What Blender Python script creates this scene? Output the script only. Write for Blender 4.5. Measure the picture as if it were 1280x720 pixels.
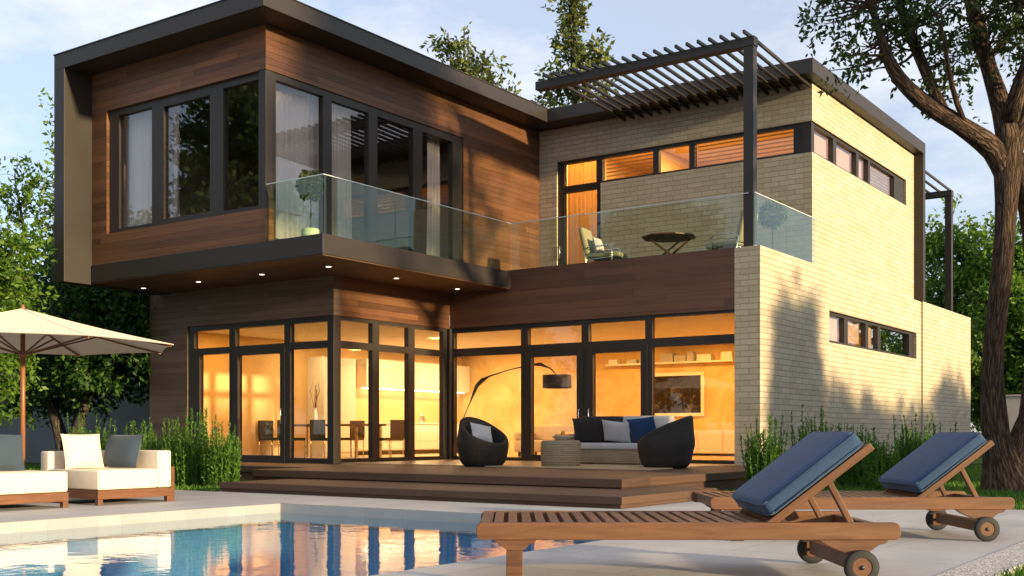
import bpy, bmesh, math, random
import numpy as np
from mathutils import Vector, Matrix

S = bpy.context.scene
for o in list(bpy.data.objects):
    bpy.data.objects.remove(o, do_unlink=True)
COL = S.collection
PI = math.pi
rad = math.radians

# ------------------------------------------------------------------ camera, sky, sun, exposure
YAW = math.atan2(0.5733, 0.8192)
cam = bpy.data.cameras.new('camera')
camo = bpy.data.objects.new('camera', cam)
COL.objects.link(camo)
camo.location = (0, 0, 0.9)
camo.rotation_euler = (PI / 2, 0, YAW)
cam.sensor_width = 36
cam.lens = 36 * 1413.45 / 1280
cam.shift_y = 181.46 / 1280
cam.clip_start = 0.1
cam.clip_end = 3000
S.camera = camo

SUN_EL, SUN_AZ = 9.0, -3.0            # azimuth measured from +X towards +Y
world = bpy.data.worlds.new('World')
S.world = world
world.use_nodes = True
wn = world.node_tree
bg = wn.nodes['Background']
sky = wn.nodes.new('ShaderNodeTexSky')
sky.sky_type = 'NISHITA'
sky.sun_disc = False
sky.sun_elevation = rad(SUN_EL)
sky.sun_rotation = rad(90 - SUN_AZ)
sky.air_density = 1.0
sky.dust_density = 0.5
sky.ozone_density = 3.5
SKY_STRENGTH = 0.15
bg.inputs[1].default_value = SKY_STRENGTH
# thin wispy clouds mixed into the sky by direction
tc = wn.nodes.new('ShaderNodeTexCoord')
mp = wn.nodes.new('ShaderNodeMapping'); mp.inputs['Scale'].default_value = (1.0, 1.0, 2.6)
n1 = wn.nodes.new('ShaderNodeTexNoise'); n1.inputs['Scale'].default_value = 3.2; n1.inputs['Detail'].default_value = 8; n1.inputs['Roughness'].default_value = .62
rp = wn.nodes.new('ShaderNodeValToRGB'); rp.color_ramp.elements[0].position = .46; rp.color_ramp.elements[1].position = .70
rp.color_ramp.elements[0].color = (.40, .40, .40, 1); rp.color_ramp.elements[1].color = (.9, .9, .9, 1)
mx = wn.nodes.new('ShaderNodeMix'); mx.data_type = 'RGBA'
mx.inputs['B'].default_value = (4.7, 4.65, 4.75, 1)
wn.links.new(tc.outputs['Generated'], mp.inputs['Vector']); wn.links.new(mp.outputs[0], n1.inputs['Vector'])
wn.links.new(n1.outputs['Fac'], rp.inputs[0]); wn.links.new(rp.outputs[0], mx.inputs['Factor'])
wn.links.new(sky.outputs[0], mx.inputs['A']); wn.links.new(mx.outputs['Result'], bg.inputs[0])

sl = bpy.data.lights.new('sun', 'SUN')
sl.energy = 5.0
sl.angle = rad(1.8)
sl.color = (1.0, .77, .44)
so = bpy.data.objects.new('sun', sl)
COL.objects.link(so)
sd = Vector((math.cos(rad(SUN_EL)) * math.cos(rad(SUN_AZ)), math.cos(rad(SUN_EL)) * math.sin(rad(SUN_AZ)), math.sin(rad(SUN_EL))))
so.rotation_euler = sd.to_track_quat('Z', 'Y').to_euler()
so.location = sd * 60

S.view_settings.view_transform = 'Standard'
S.view_settings.look = 'None'
S.view_settings.exposure = 0.75
S.view_settings.gamma = 1
S.view_settings.use_curve_mapping = False
S.render.engine = 'CYCLES'
S.cycles.use_denoising = True
S.cycles.max_bounces = 10
S.cycles.diffuse_bounces = 4
S.cycles.glossy_bounces = 4
S.cycles.transparent_max_bounces = 32
S.cycles.caustics_reflective = False
S.cycles.caustics_refractive = False
S.cycles.sample_clamp_indirect = 6

# ------------------------------------------------------------------ materials
def newmat(name):
    m = bpy.data.materials.new(name); m.use_nodes = True
    nt = m.node_tree; nt.nodes.clear()
    out = nt.nodes.new('ShaderNodeOutputMaterial')
    return m, nt, out

class G:
    """tiny node-graph helper"""
    def __init__(s, nt): s.nt = nt
    def n(s, typ, ins=None, **attr):
        nd = s.nt.nodes.new('ShaderNode' + typ)
        for k, v in attr.items(): setattr(nd, k, v)
        for k, v in (ins or {}).items():
            if isinstance(v, bpy.types.NodeSocket): s.nt.links.new(v, nd.inputs[k])
            else: nd.inputs[k].default_value = v
        return nd
    def math(s, op, a, b=0.0, c=None):
        ins = {0: a, 1: b}
        if c is not None: ins[2] = c
        return s.n('Math', ins, operation=op).outputs[0]
    def mix(s, f, a, b, blend='MIX'):
        return s.n('Mix', {'Factor': f, 'A': a, 'B': b}, data_type='RGBA', blend_type=blend).outputs['Result']
    def ramp(s, f, stops):
        nd = s.n('ValToRGB', {0: f})
        cr = nd.color_ramp
        while len(cr.elements) < len(stops): cr.elements.new(.5)
        for e, (p, c) in zip(cr.elements, stops):
            e.position = p; e.color = c if len(c) == 4 else (*c, 1)
        return nd.outputs[0]
    def uv(s): return s.n('TexCoord').outputs['UV']
    def obj(s): return s.n('TexCoord').outputs['Object']
    def scale(s, vec, sc): return s.n('Mapping', {'Vector': vec, 'Scale': sc}).outputs[0]
    def noise(s, vec, sc, det=4, rough=.5, dist=0):
        return s.n('TexNoise', {'Vector': vec, 'Scale': sc, 'Detail': det, 'Roughness': rough, 'Distortion': dist}).outputs['Fac']
    def bump(s, h, st, dist=.01): return s.n('Bump', {'Height': h, 'Strength': st, 'Distance': dist}).outputs[0]
    def bsdf(s, col, rough=.5, normal=None, metal=0, spec=.5, **kw):
        ins = {'Base Color': col, 'Roughness': rough, 'Metallic': metal, 'Specular IOR Level': spec}
        if normal is not None: ins['Normal'] = normal
        ins.update(kw)
        return s.n('BsdfPrincipled', ins).outputs[0]
    def out(s, out, sh): s.nt.links.new(sh, out.inputs[0])

def c4(c): return (*c, 1)
def vary(c, f): return tuple(min(1, x * f) for x in c) + (1,)

def mat_plain(name, col, rough=.5, metal=0, var=.12, nscale=6, bump=0.0, bscale=60, spec=.5, **kw):
    m, nt, out = newmat(name); g = G(nt)
    f = g.noise(g.obj(), nscale, 5, .6)
    colr = g.ramp(f, [(.3, vary(col, 1 - var)), (.7, vary(col, 1 + var))])
    nrm = g.bump(g.noise(g.obj(), bscale, 3), bump) if bump else None
    r = g.math('ADD', g.math('MULTIPLY', f, .15), rough - .075)
    g.out(out, g.bsdf(colr, r, nrm, metal, spec, **kw))
    return m

def mat_planks(name, dark, light, plank=.14, length=2.6, rough=.5, groove=.05, vertical=False, grain=1.0, spec=.4):
    m, nt, out = newmat(name); g = G(nt)
    sep = g.n('SeparateXYZ', {0: g.uv()})
    u, v = (sep.outputs[1], sep.outputs[0]) if vertical else (sep.outputs[0], sep.outputs[1])
    row = g.math('DIVIDE', v, plank)
    ri = g.math('FLOOR', row); rf = g.math('FRACT', row)
    off = g.n('TexWhiteNoise', {'W': ri}, noise_dimensions='1D').outputs['Value']
    uu = g.math('ADD', g.math('DIVIDE', u, length), g.math('MULTIPLY', off, 7.3))
    ci = g.math('FLOOR', uu); cf = g.math('FRACT', uu)
    idv = g.n('CombineXYZ', {0: ri, 1: ci, 2: 0.0}).outputs[0]
    rnd = g.n('TexWhiteNoise', {'Vector': idv}, noise_dimensions='3D').outputs['Value']
    gv = g.n('CombineXYZ', {0: g.math('MULTIPLY', u, 1.4), 1: g.math('MULTIPLY', v, 38.0), 2: g.math('MULTIPLY', rnd, 40.0)}).outputs[0]
    gr = g.noise(gv, 1.0, 6, .65, .6)
    big = g.noise(g.n('CombineXYZ', {0: g.math('MULTIPLY', u, .8), 1: g.math('MULTIPLY', v, 5.0), 2: rnd}).outputs[0], 1.0, 3)
    f = g.math('ADD', g.math('MULTIPLY', gr, .62 * grain), g.math('ADD', g.math('MULTIPLY', rnd, .34), g.math('MULTIPLY', big, .22)))
    col = g.ramp(f, [(.25, c4(dark)), (.85, c4(light))])
    e1 = g.math('LESS_THAN', rf, groove)
    e2 = g.math('LESS_THAN', cf, .0016 * 2.6 / length)
    gap = g.math('MAXIMUM', e1, e2)
    col = g.mix(g.math('MULTIPLY', gap, .72), col, vary(dark, .25))
    h = g.math('SUBTRACT', g.math('MULTIPLY', gr, .25), gap)
    nrm = g.bump(h, .55, .006)
    g.out(out, g.bsdf(col, g.math('ADD', rough - .1, g.math('MULTIPLY', gr, .2)), nrm, 0, spec))
    return m

def mat_wood(name, dark, light, rough=.45, sc=(3, 30, 30), spec=.4):
    m, nt, out = newmat(name); g = G(nt)
    inf = g.n('ObjectInfo').outputs['Random']
    isl = g.n('NewGeometry').outputs['Random Per Island']
    v = g.n('VectorMath', {0: g.scale(g.uv(), sc), 1: g.n('CombineXYZ', {0: g.math('MULTIPLY', isl, 30.0), 1: g.math('MULTIPLY', inf, 20.0), 2: isl}).outputs[0]}, operation='ADD').outputs[0]
    gr = g.noise(v, 1.0, 6, .65, .8)
    f = g.math('ADD', g.math('MULTIPLY', gr, .8), g.math('MULTIPLY', isl, .2))
    col = g.ramp(f, [(.28, c4(dark)), (.78, c4(light))])
    g.out(out, g.bsdf(col, rough, g.bump(gr, .25, .003), 0, spec))
    return m

def mat_brick(name):
    m, nt, out = newmat(name); g = G(nt)
    uv = g.uv()
    jit = g.n('TexNoise', {'Vector': uv, 'Scale': 3.0, 'Detail': 2.0}).outputs['Color']
    jv = g.n('VectorMath', {0: uv, 1: g.n('VectorMath', {0: jit, 'Scale': .008}, operation='SCALE').outputs[0]}, operation='ADD').outputs[0]
    bt = g.n('TexBrick', {'Vector': jv, 'Color1': (.54, .445, .315, 1), 'Color2': (.64, .545, .40, 1), 'Mortar': (.37, .305, .22, 1), 'Scale': 1.0,
                          'Mortar Size': .0065, 'Mortar Smooth': .25, 'Bias': .1, 'Brick Width': .37, 'Row Height': .113})
    bt.offset = .5; bt.squash = 1.0
    fine = g.noise(uv, 22, 5, .65)
    big = g.noise(uv, .9, 4, .6)
    col = g.mix(.55, bt.outputs['Color'], g.ramp(fine, [(.3, (.75, .73, .7, 1)), (.7, (1, 1, 1, 1))]), 'MULTIPLY')
    col = g.mix(.5, col, g.ramp(big, [(.3, (.76, .74, .70, 1)), (.65, (1, 1, 1, 1))]), 'MULTIPLY')
    h = g.math('ADD', g.math('MULTIPLY', bt.outputs['Fac'], -1.0), g.math('MULTIPLY', fine, .35))
    g.out(out, g.bsdf(col, .85, g.bump(h, .8, .012), 0, .2))
    return m

def mat_glass(name, tint=(1, 1, 1), ior=1.5, refl=(1, 1, 1), boost=0.0):
    m, nt, out = newmat(name); g = G(nt)
    back = g.n('NewGeometry').outputs['Backfacing']
    fr = g.n('Fresnel', {'IOR': g.math('ADD', ior, g.math('MULTIPLY', back, 1.0 / ior - ior))}).outputs[0]
    if boost: fr = g.math('ADD', fr, boost)
    t = g.n('BsdfTransparent', {'Color': c4(tint)}).outputs[0]
    gl = g.n('BsdfGlossy', {'Color': c4(refl), 'Roughness': .012}).outputs[0]
    g.out(out, g.n('MixShader', {0: fr, 1: t, 2: gl}).outputs[0])
    return m

def mat_leaf(name, stops, trans=.35, rough=.5):
    m, nt, out = newmat(name); g = G(nt)
    isl = g.n('NewGeometry').outputs['Random Per Island']
    big = g.noise(g.obj(), .9, 2)
    f = g.math('ADD', g.math('MULTIPLY', isl, .6), g.math('MULTIPLY', big, .4))
    col = g.ramp(f, stops)
    b = g.bsdf(col, rough, None, 0, .35)
    t = g.n('BsdfTranslucent', {'Color': g.mix(.5, col, (.9, 1.0, .35, 1), 'MULTIPLY')}).outputs[0]
    g.out(out, g.n('MixShader', {0: trans, 1: b, 2: t}).outputs[0])
    return m

def mat_bark(name, dark, light, sc=9):
    m, nt, out = newmat(name); g = G(nt)
    v = g.scale(g.uv(), (sc, sc * .22, 1))
    a = g.noise(v, 1.0, 7, .68, 1.2)
    vo = g.n('TexVoronoi', {'Vector': g.n('VectorMath', {0: v, 1: g.n('TexNoise', {'Vector': v, 'Scale': 2.0}).outputs['Color']}, operation='ADD').outputs[0], 'Scale': 1.3}, feature='DISTANCE_TO_EDGE').outputs['Distance']
    h = g.math('ADD', g.math('MULTIPLY', a, .6), g.math('MINIMUM', g.math('MULTIPLY', vo, 2.0), .5))
    col = g.ramp(h, [(.25, c4(dark)), (.85, c4(light))])
    g.out(out, g.bsdf(col, .9, g.bump(h, .9, .05), 0, .15))
    return m

def mat_emit(name, col, st):
    m, nt, out = newmat(name); g = G(nt)
    g.out(out, g.n('Emission', {'Color': c4(col), 'Strength': st}).outputs[0])
    return m

def mat_fabric(name, col, rough=.9, weave=160, var=.06, bump=.15):
    m, nt, out = newmat(name); g = G(nt)
    w = g.noise(g.obj(), weave, 2)
    b = g.noise(g.obj(), 4, 4)
    f = g.math('ADD', g.math('MULTIPLY', w, .5), g.math('MULTIPLY', b, .5))
    cr = g.ramp(f, [(.35, vary(col, 1 - var * 1.6)), (.65, vary(col, 1 + var))])
    g.out(out, g.bsdf(cr, rough, g.bump(g.math('ADD', w, g.math('MULTIPLY', g.noise(g.obj(), 9, 3), 2.0)), bump, .01), 0, .2, **{'Sheen Weight': .15}))
    return m

def mat_sheer(name, col, k=.45):
    m, nt, out = newmat(name); g = G(nt)
    b = g.bsdf(c4(col), .9, None, 0, .1); t = g.n('BsdfTranslucent', {'Color': c4(col)}).outputs[0]
    g.out(out, g.n('MixShader', {0: k, 1: b, 2: t}).outputs[0])
    return m

def mat_weave(name, dark, light, sx=18, sy=40):
    m, nt, out = newmat(name); g = G(nt)
    sep = g.n('SeparateXYZ', {0: g.uv()})
    x = g.math('MULTIPLY', sep.outputs[0], sx * 6.283); y = g.math('MULTIPLY', sep.outputs[1], sy * 6.283)
    w = g.math('MULTIPLY', g.math('SINE', x), g.math('SINE', y))
    w = g.math('ADD', g.math('MULTIPLY', w, .35), g.math('MULTIPLY', g.math('SINE', y), .3))
    f = g.math('ADD', g.math('MULTIPLY', w, .5), g.math('ADD', .1, g.math('MULTIPLY', g.noise(g.scale(g.uv(), (3, 40, 1)), 1, 4), .8)))
    col = g.ramp(f, [(.2, c4(dark)), (.8, c4(light))])
    g.out(out, g.bsdf(col, .7, g.bump(w, .7, .008), 0, .3))
    return m

M = {}
M['clad'] = mat_planks('wood cladding', (.048, .0175, .0080), (.205, .086, .034), .125, 3.1, .5, .05)
M['clad_dark'] = mat_planks('dark wood cladding', (.070, .043, .030), (.175, .112, .078), .125, 3.1, .55, .05)
M['band'] = mat_planks('terrace band cladding', (.055, .024, .013), (.17, .078, .042), .16, 4.0, .5, .025)
M['deck'] = mat_planks('deck boards', (.036, .018, .011), (.118, .062, .036), .145, 3.6, .62, .03)
M['brick'] = mat_brick('cream brick')
M['metal'] = mat_plain('dark anodised metal', (.026, .0185, .0135), .5, 0, .1, 3, .02, 90)
M['fascia'] = mat_plain('roof fascia', (.025, .0175, .0135), .5, 0, .08, 1.2, .02, 40)
M['soffit'] = mat_planks('soffit boards', (.085, .046, .025), (.14, .08, .045), .3, 5.0, .6, .015, False, .5)
M['glass'] = mat_glass('window glass', (.96, .96, .95), 1.5)
M['glass_dark'] = mat_glass('upper window glass', (.92, .90, .89), 1.5, (1, 1, 1), .02)
M['glass_rail'] = mat_glass('railing glass', (.90, .95, .885), 1.45, (.95, 1, .95), 0.0)
M['glass_edge'] = mat_plain('glass edge', (.62, .68, .66), .15, 0, .05)
M['plaster'] = mat_plain('warm interior paint', (.74, .50, .23), .85, 0, .06, 1.5)
M['plaster_white'] = mat_plain('white interior paint', (.78, .74, .66), .8, 0, .04, 2)
M['plaster_dim'] = mat_plain('mauve bedroom paint', (.30, .24, .22), .85, 0, .05, 2)
M['int_floor'] = mat_planks('interior floor', (.42, .28, .15), (.62, .44, .26), .18, 1.8, .35, .01)
M['white'] = mat_plain('white lacquer', (.80, .77, .70), .3, 0, .02, 3)
M['darkwood'] = mat_wood('dark furniture wood', (.05, .026, .016), (.13, .07, .04), .4)
M['teak'] = mat_wood('teak', (.072, .029, .012), (.21, .092, .038), .5, (2.2, 24, 24))
M['teak_dark'] = mat_wood('reddish lounge wood', (.10, .038, .016), (.26, .11, .050), .45, (2.2, 24, 24))
M['teak_pole'] = mat_wood('umbrella pole wood', (.20, .075, .030), (.36, .15, .065), .4, (30, 2, 2))
M['rubber'] = mat_plain('tyre rubber', (.018, .017, .016), .75, 0, .2, 20, .05, 120)
M['blue'] = mat_fabric('slate blue cushion canvas', (.032, .068, .140), .85, 140, .08, .3)
M['cream'] = mat_fabric('cream upholstery', (.80, .68, .52), .9, 180, .04, .3)
M['slate'] = mat_fabric('slate grey cushion', (.044, .064, .090), .9, 150, .08)
M['canopy'] = mat_fabric('umbrella canvas', (.74, .62, .47), .9, 60, .04, .08)
M['lgrey'] = mat_fabric('light grey cushion', (.50, .48, .47), .9, 120, .08)
M['dgrey'] = mat_fabric('charcoal cushion', (.030, .026, .025), .9, 120, .1)
M['navy'] = mat_fabric('navy cushion', (.012, .045, .125), .85, 120, .1)
M['khaki'] = mat_fabric('khaki cushion', (.34, .29, .17), .9, 120, .08)
M['curtain'] = mat_sheer('voile curtain', (.84, .78, .73), .12)
M['curtain_warm'] = mat_sheer('amber curtain', (.82, .62, .32), .5)
M['egg'] = mat_weave('charcoal rope weave', (.013, .0105, .0095), (.040, .032, .028), 60, 60)
M['rattan'] = mat_weave('rattan', (.17, .115, .060), (.46, .35, .215), 9, 30)
M['slat_beige'] = mat_plain('beige blind slats', (.42, .30, .18), .6, 0, .06)
M['roller'] = mat_fabric('pink sky reflection blind', (.60, .36, .27), .9, 120, .05)  # salmon colour stands in for pink sky reflected in the side panes
M['pave'] = None
M['leaf_dark'] = mat_leaf('dark leaves', [(.2, (.014, .040, .006, 1)), (.55, (.042, .105, .016, 1)), (.9, (.105, .200, .032, 1))])
M['leaf_bright'] = mat_leaf('bright leaves', [(.2, (.050, .105, .012, 1)), (.55, (.130, .240, .026, 1)), (.9, (.245, .370, .050, 1))], .45)
M['leaf_olive'] = mat_leaf('olive leaves', [(.2, (.048, .062, .014, 1)), (.55, (.120, .150, .032, 1)), (.9, (.240, .270, .065, 1))])
M['leaf_big'] = mat_leaf('big tree leaves', [(.2, (.016, .032, .007, 1)), (.55, (.048, .082, .017, 1)), (.9, (.125, .170, .042, 1))], .35)
M['leaf_shrub'] = mat_leaf('shrub needles', [(.2, (.036, .100, .012, 1)), (.55, (.095, .215, .024, 1)), (.9, (.20, .34, .05, 1))], .35)
M['bark'] = mat_bark('rough bark', (.022, .014, .010), (.135, .088, .062), 10)
M['bark_grey'] = mat_bark('grey bark', (.035, .030, .024), (.13, .115, .095), 14)
M['grey_wall'] = mat_plain('grey garden wall render', (.115, .125, .135), .9, 0, .12, .7, .1, 30)
M['pale_wall'] = mat_plain('pale garden wall render', (.62, .54, .44), .9, 0, .06, 1, .08, 30)
M['pot'] = mat_plain('pale green glazed pot', (.52, .58, .36), .35, 0, .06, 6)
M['chrome'] = mat_plain('brushed steel', (.62, .62, .62), .28, 1, .04)
M['orange'] = mat_plain('orange fruit', (.72, .27, .03), .45, 0, .1, 14, .1, 90)
M['downlight'] = mat_emit('downlight lamp', (1, .86, .66), 4.5)
M['strip'] = mat_emit('kitchen light strip', (1, .90, .62), 5.0)
M['tile_red'] = mat_plain('red roof tiles', (.22, .06, .035), .8, 0, .2, 3)
M['black'] = mat_plain('black steel', (.018, .017, .017), .4, 0, .1)
M['shade'] = mat_fabric('grey lamp shade', (.16, .14, .13), .9, 90, .06)

def mat_pave():
    m, nt, out = newmat('pale paving'); g = G(nt)
    uv = g.uv()
    bt = g.n('TexBrick', {'Vector': uv, 'Color1': (.52, .50, .48, 1), 'Color2': (.60, .58, .555, 1), 'Mortar': (.27, .26, .25, 1), 'Scale': 1.0, 'Mortar Size': .005,
                          'Mortar Smooth': .3, 'Brick Width': 1.8, 'Row Height': .9})
    a = g.noise(g.scale(uv, (1.6, .5, 1)), 1.0, 6, .65, .4)
    b = g.noise(uv, 40, 4, .6)
    c = g.noise(g.scale(uv, (.4, .25, 1)), 1.0, 4, .6)
    col = g.mix(.8, bt.outputs['Color'], g.ramp(a, [(.28, (.74, .73, .73, 1)), (.72, (1.05, 1.05, 1.05, 1))]), 'MULTIPLY')
    col = g.mix(.6, col, g.ramp(c, [(.3, (.80, .80, .82, 1)), (.7, (1, 1, 1, 1))]), 'MULTIPLY')
    col = g.mix(.4, col, g.ramp(b, [(.3, (.85, .85, .85, 1)), (.7, (1, 1, 1, 1))]), 'MULTIPLY')
    h = g.math('SUBTRACT', g.math('MULTIPLY', b, .3), bt.outputs['Fac'])
    g.out(out, g.bsdf(col, g.math('ADD', .45, g.math('MULTIPLY', a, .3)), g.bump(h, .35, .004), 0, .35))
    return m
M['pave'] = mat_pave()

def mat_ground():
    m, nt, out = newmat('lawn soil'); g = G(nt)
    a = g.noise(g.obj(), .8, 6, .7); b = g.noise(g.obj(), 25, 4, .7)
    f = g.math('ADD', g.math('MULTIPLY', a, .5), g.math('MULTIPLY', b, .5))
    col = g.ramp(f, [(.3, (.020, .034, .009, 1)), (.55, (.045, .080, .016, 1)), (.8, (.085, .105, .03, 1))])
    g.out(out, g.bsdf(col, .95, g.bump(b, .8, .05), 0, .1))
    return m
M['ground'] = mat_ground()

def mat_gravel():
    m, nt, out = newmat('exposed pebble strip'); g = G(nt)
    v = g.n('TexVoronoi', {'Vector': g.obj(), 'Scale': 75.0})
    b = g.noise(g.obj(), 6, 5)
    col = g.ramp(g.n('SeparateColor', {0: v.outputs['Color']}).outputs[0], [(.1, (.34, .30, .27, 1)), (.5, (.55, .50, .46, 1)), (.9, (.72, .67, .62, 1))])
    col = g.mix(.5, col, g.ramp(b, [(.3, (.75, .75, .75, 1)), (.7, (1, 1, 1, 1))]), 'MULTIPLY')
    g.out(out, g.bsdf(col, .9, g.bump(v.outputs['Distance'], .6, .006), 0, .2))
    return m
M['gravel'] = mat_gravel()

def mat_tile():
    m, nt, out = newmat('pool tile'); g = G(nt)
    bt = g.n('TexBrick', {'Vector': g.uv(), 'Color1': (.37, .36, .35, 1), 'Color2': (.41, .40, .385, 1), 'Mortar': (.33, .33, .33, 1), 'Scale': 1.0, 'Mortar Size': .004, 'Brick Width': .3, 'Row Height': .15})
    g.out(out, g.bsdf(bt.outputs['Color'], .3, None, 0, .5))
    return m
M['tile'] = mat_tile()
def mat_tileblue():
    m, nt, out = newmat('blue pool mosaic'); g = G(nt)
    bt = g.n('TexBrick', {'Vector': g.uv(), 'Color1': (.32, .53, .70, 1), 'Color2': (.38, .60, .76, 1), 'Mortar': (.3, .42, .55, 1), 'Scale': 1.0, 'Mortar Size': .003, 'Brick Width': .05, 'Row Height': .05})
    g.out(out, g.bsdf(bt.outputs['Color'], .3, None, 0, .5))
    return m
M['tileblue'] = mat_tileblue()

def mat_water():
    m, nt, out = newmat('pool water'); g = G(nt)
    a = g.noise(g.scale(g.obj(), (1.0, 1.0, 1)), 2.2, 3, .5, .3)
    b = g.noise(g.obj(), 9, 3, .5)
    h = g.math('ADD', a, g.math('MULTIPLY', b, .22))
    nrm = g.bump(h, .034, .10)
    back = g.n('NewGeometry').outputs['Backfacing']
    fr = g.n('Fresnel', {'IOR': g.math('ADD', 1.33, g.math('MULTIPLY', back, 1.0 / 1.33 - 1.33)), 'Normal': nrm}).outputs[0]
    t = g.n('BsdfTransparent', {'Color': (.58, .81, .94, 1)}).outputs[0]
    gl = g.n('BsdfGlossy', {'Color': (1, 1, 1, 1), 'Roughness': .02, 'Normal': nrm}).outputs[0]
    g.out(out, g.n('MixShader', {0: fr, 1: t, 2: gl}).outputs[0])
    return m
M['water'] = mat_water()

# ------------------------------------------------------------------ mesh builder
class MB:
    def __init__(s):
        s.v = []; s.f = []; s.uv = []; s.sm = []
    def quad(s, pts, uvs=None, smooth=False):
        i = len(s.v); s.v += [tuple(p) for p in pts]; s.f.append(tuple(range(i, i + len(pts))))
        if uvs is None:
            n = (Vector(pts[1]) - Vector(pts[0])).cross(Vector(pts[2]) - Vector(pts[1]))
            ax = max(range(3), key=lambda k: abs(n[k]))
            uvs = [((p[1], p[2]) if ax == 0 else (p[0], p[2]) if ax == 1 else (p[0], p[1])) for p in pts]
        s.uv.append(list(uvs)); s.sm.append(smooth)
    def box(s, x0, x1, y0, y1, z0, z1):
        if x0 > x1: x0, x1 = x1, x0
        if y0 > y1: y0, y1 = y1, y0
        if z0 > z1: z0, z1 = z1, z0
        P = [(x0, y0, z0), (x1, y0, z0), (x1, y1, z0), (x0, y1, z0), (x0, y0, z1), (x1, y0, z1), (x1, y1, z1), (x0, y1, z1)]
        i = len(s.v); s.v += P
        for q in ((0, 3, 2, 1), (4, 5, 6, 7), (0, 1, 5, 4), (2, 3, 7, 6), (1, 2, 6, 5), (3, 0, 4, 7)):
            s.f.append(tuple(i + k for k in q)); s.sm.append(False)
            pts = [P[k] for k in q]
            if q in ((0, 3, 2, 1), (4, 5, 6, 7)): s.uv.append([(p[0], p[1]) for p in pts])
            elif q in ((0, 1, 5, 4), (2, 3, 7, 6)): s.uv.append([(p[0], p[2]) for p in pts])
            else: s.uv.append([(p[1], p[2]) for p in pts])
        return s
    def bar(s, a, b, w, h, up=(0, 0, 1)):
        """rectangular bar from a to b; uv.x along the length"""
        a = Vector(a); b = Vector(b); d = (b - a); L = d.length; d.normalize()
        side = d.cross(Vector(up))
        if side.length < 1e-4: side = d.cross(Vector((0, 1, 0)))
        side.normalize(); u2 = side.cross(d)
        c = [side * sx * w / 2 + u2 * sz * h / 2 for sx, sz in ((-1, -1), (1, -1), (1, 1), (-1, 1))]
        A = [a + k for k in c]; B = [b + k for k in c]
        i = len(s.v); s.v += [tuple(p) for p in A + B]
        ww = [w, h, w, h]; acc = 0
        for k in range(4):
            k2 = (k + 1) % 4
            s.f.append((i + k, i + k2, i + 4 + k2, i + 4 + k)); s.sm.append(False)
            s.uv.append([(0, acc), (0, acc + ww[k]), (L, acc + ww[k]), (L, acc)]); acc += ww[k]
        s.f.append((i + 3, i + 2, i + 1, i)); s.sm.append(False); s.uv.append([(0, 0), (w, 0), (w, h), (0, h)])
        s.f.append((i + 4, i + 5, i + 6, i + 7)); s.sm.append(False); s.uv.append([(0, 0), (w, 0), (w, h), (0, h)])
        return s
    def tube(s, pts, r, n=8, caps=True, uscale=1.0):
        pts = [Vector(p) for p in pts]
        rr = r if isinstance(r, (list, tuple)) else [r] * len(pts)
        t0 = (pts[1] - pts[0]).normalized()
        ref = Vector((0, 0, 1)) if abs(t0.z) < .9 else Vector((1, 0, 0))
        nx = t0.cross(ref).normalized()
        rings = []; L = 0; Ls = []
        for k, p in enumerate(pts):
            if k: L += (p - pts[k - 1]).length
            Ls.append(L)
            t = (pts[min(k + 1, len(pts) - 1)] - pts[max(k - 1, 0)]).normalized()
            nx = (nx - t * nx.dot(t)).normalized(); ny = t.cross(nx)
            i = len(s.v)
            for j in range(n):
                a = 2 * PI * j / n
                s.v.append(tuple(p + (nx * math.cos(a) + ny * math.sin(a)) * rr[k]))
            rings.append(i)
        for k in range(len(pts) - 1):
            for j in range(n):
                j2 = (j + 1) % n
                s.f.append((rings[k] + j, rings[k] + j2, rings[k + 1] + j2, rings[k + 1] + j)); s.sm.append(True)
                c = 2 * PI * max(rr[0], .01) * uscale
                s.uv.append([(c * j / n, Ls[k]), (c * (j + 1) / n, Ls[k]), (c * (j + 1) / n, Ls[k + 1]), (c * j / n, Ls[k + 1])])
        if caps:
            s.f.append(tuple(rings[0] + j for j in reversed(range(n)))); s.sm.append(False); s.uv.append([(0, 0)] * n)
            s.f.append(tuple(rings[-1] + j for j in range(n))); s.sm.append(False); s.uv.append([(0, 0)] * n)
        return s
    def lathe(s, prof, n=24, c=(0, 0, 0), axis='z', smooth=True):
        rings = []
        L = 0
        for k, (r, z) in enumerate(prof):
            i = len(s.v)
            for j in range(n):
                a = 2 * PI * j / n
                p = (r * math.cos(a), r * math.sin(a), z)
                if axis == 'y': p = (p[0], p[2], p[1])
                s.v.append((c[0] + p[0], c[1] + p[1], c[2] + p[2]))
            if k: L += math.hypot(prof[k][0] - prof[k - 1][0], prof[k][1] - prof[k - 1][1])
            rings.append((i, L))
        R0 = max(p[0] for p in prof)
        for k in range(len(prof) - 1):
            for j in range(n):
                j2 = (j + 1) % n
                q = (rings[k][0] + j, rings[k][0] + j2, rings[k + 1][0] + j2, rings[k + 1][0] + j)
                if axis == 'y': q = q[::-1]
                s.f.append(q); s.sm.append(smooth)
                u0, u1 = R0 * 2 * PI * j / n, R0 * 2 * PI * (j + 1) / n
                uv = [(u0, rings[k][1]), (u1, rings[k][1]), (u1, rings[k + 1][1]), (u0, rings[k + 1][1])]
                s.uv.append(uv[::-1] if axis == 'y' else uv)
        return s
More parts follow.
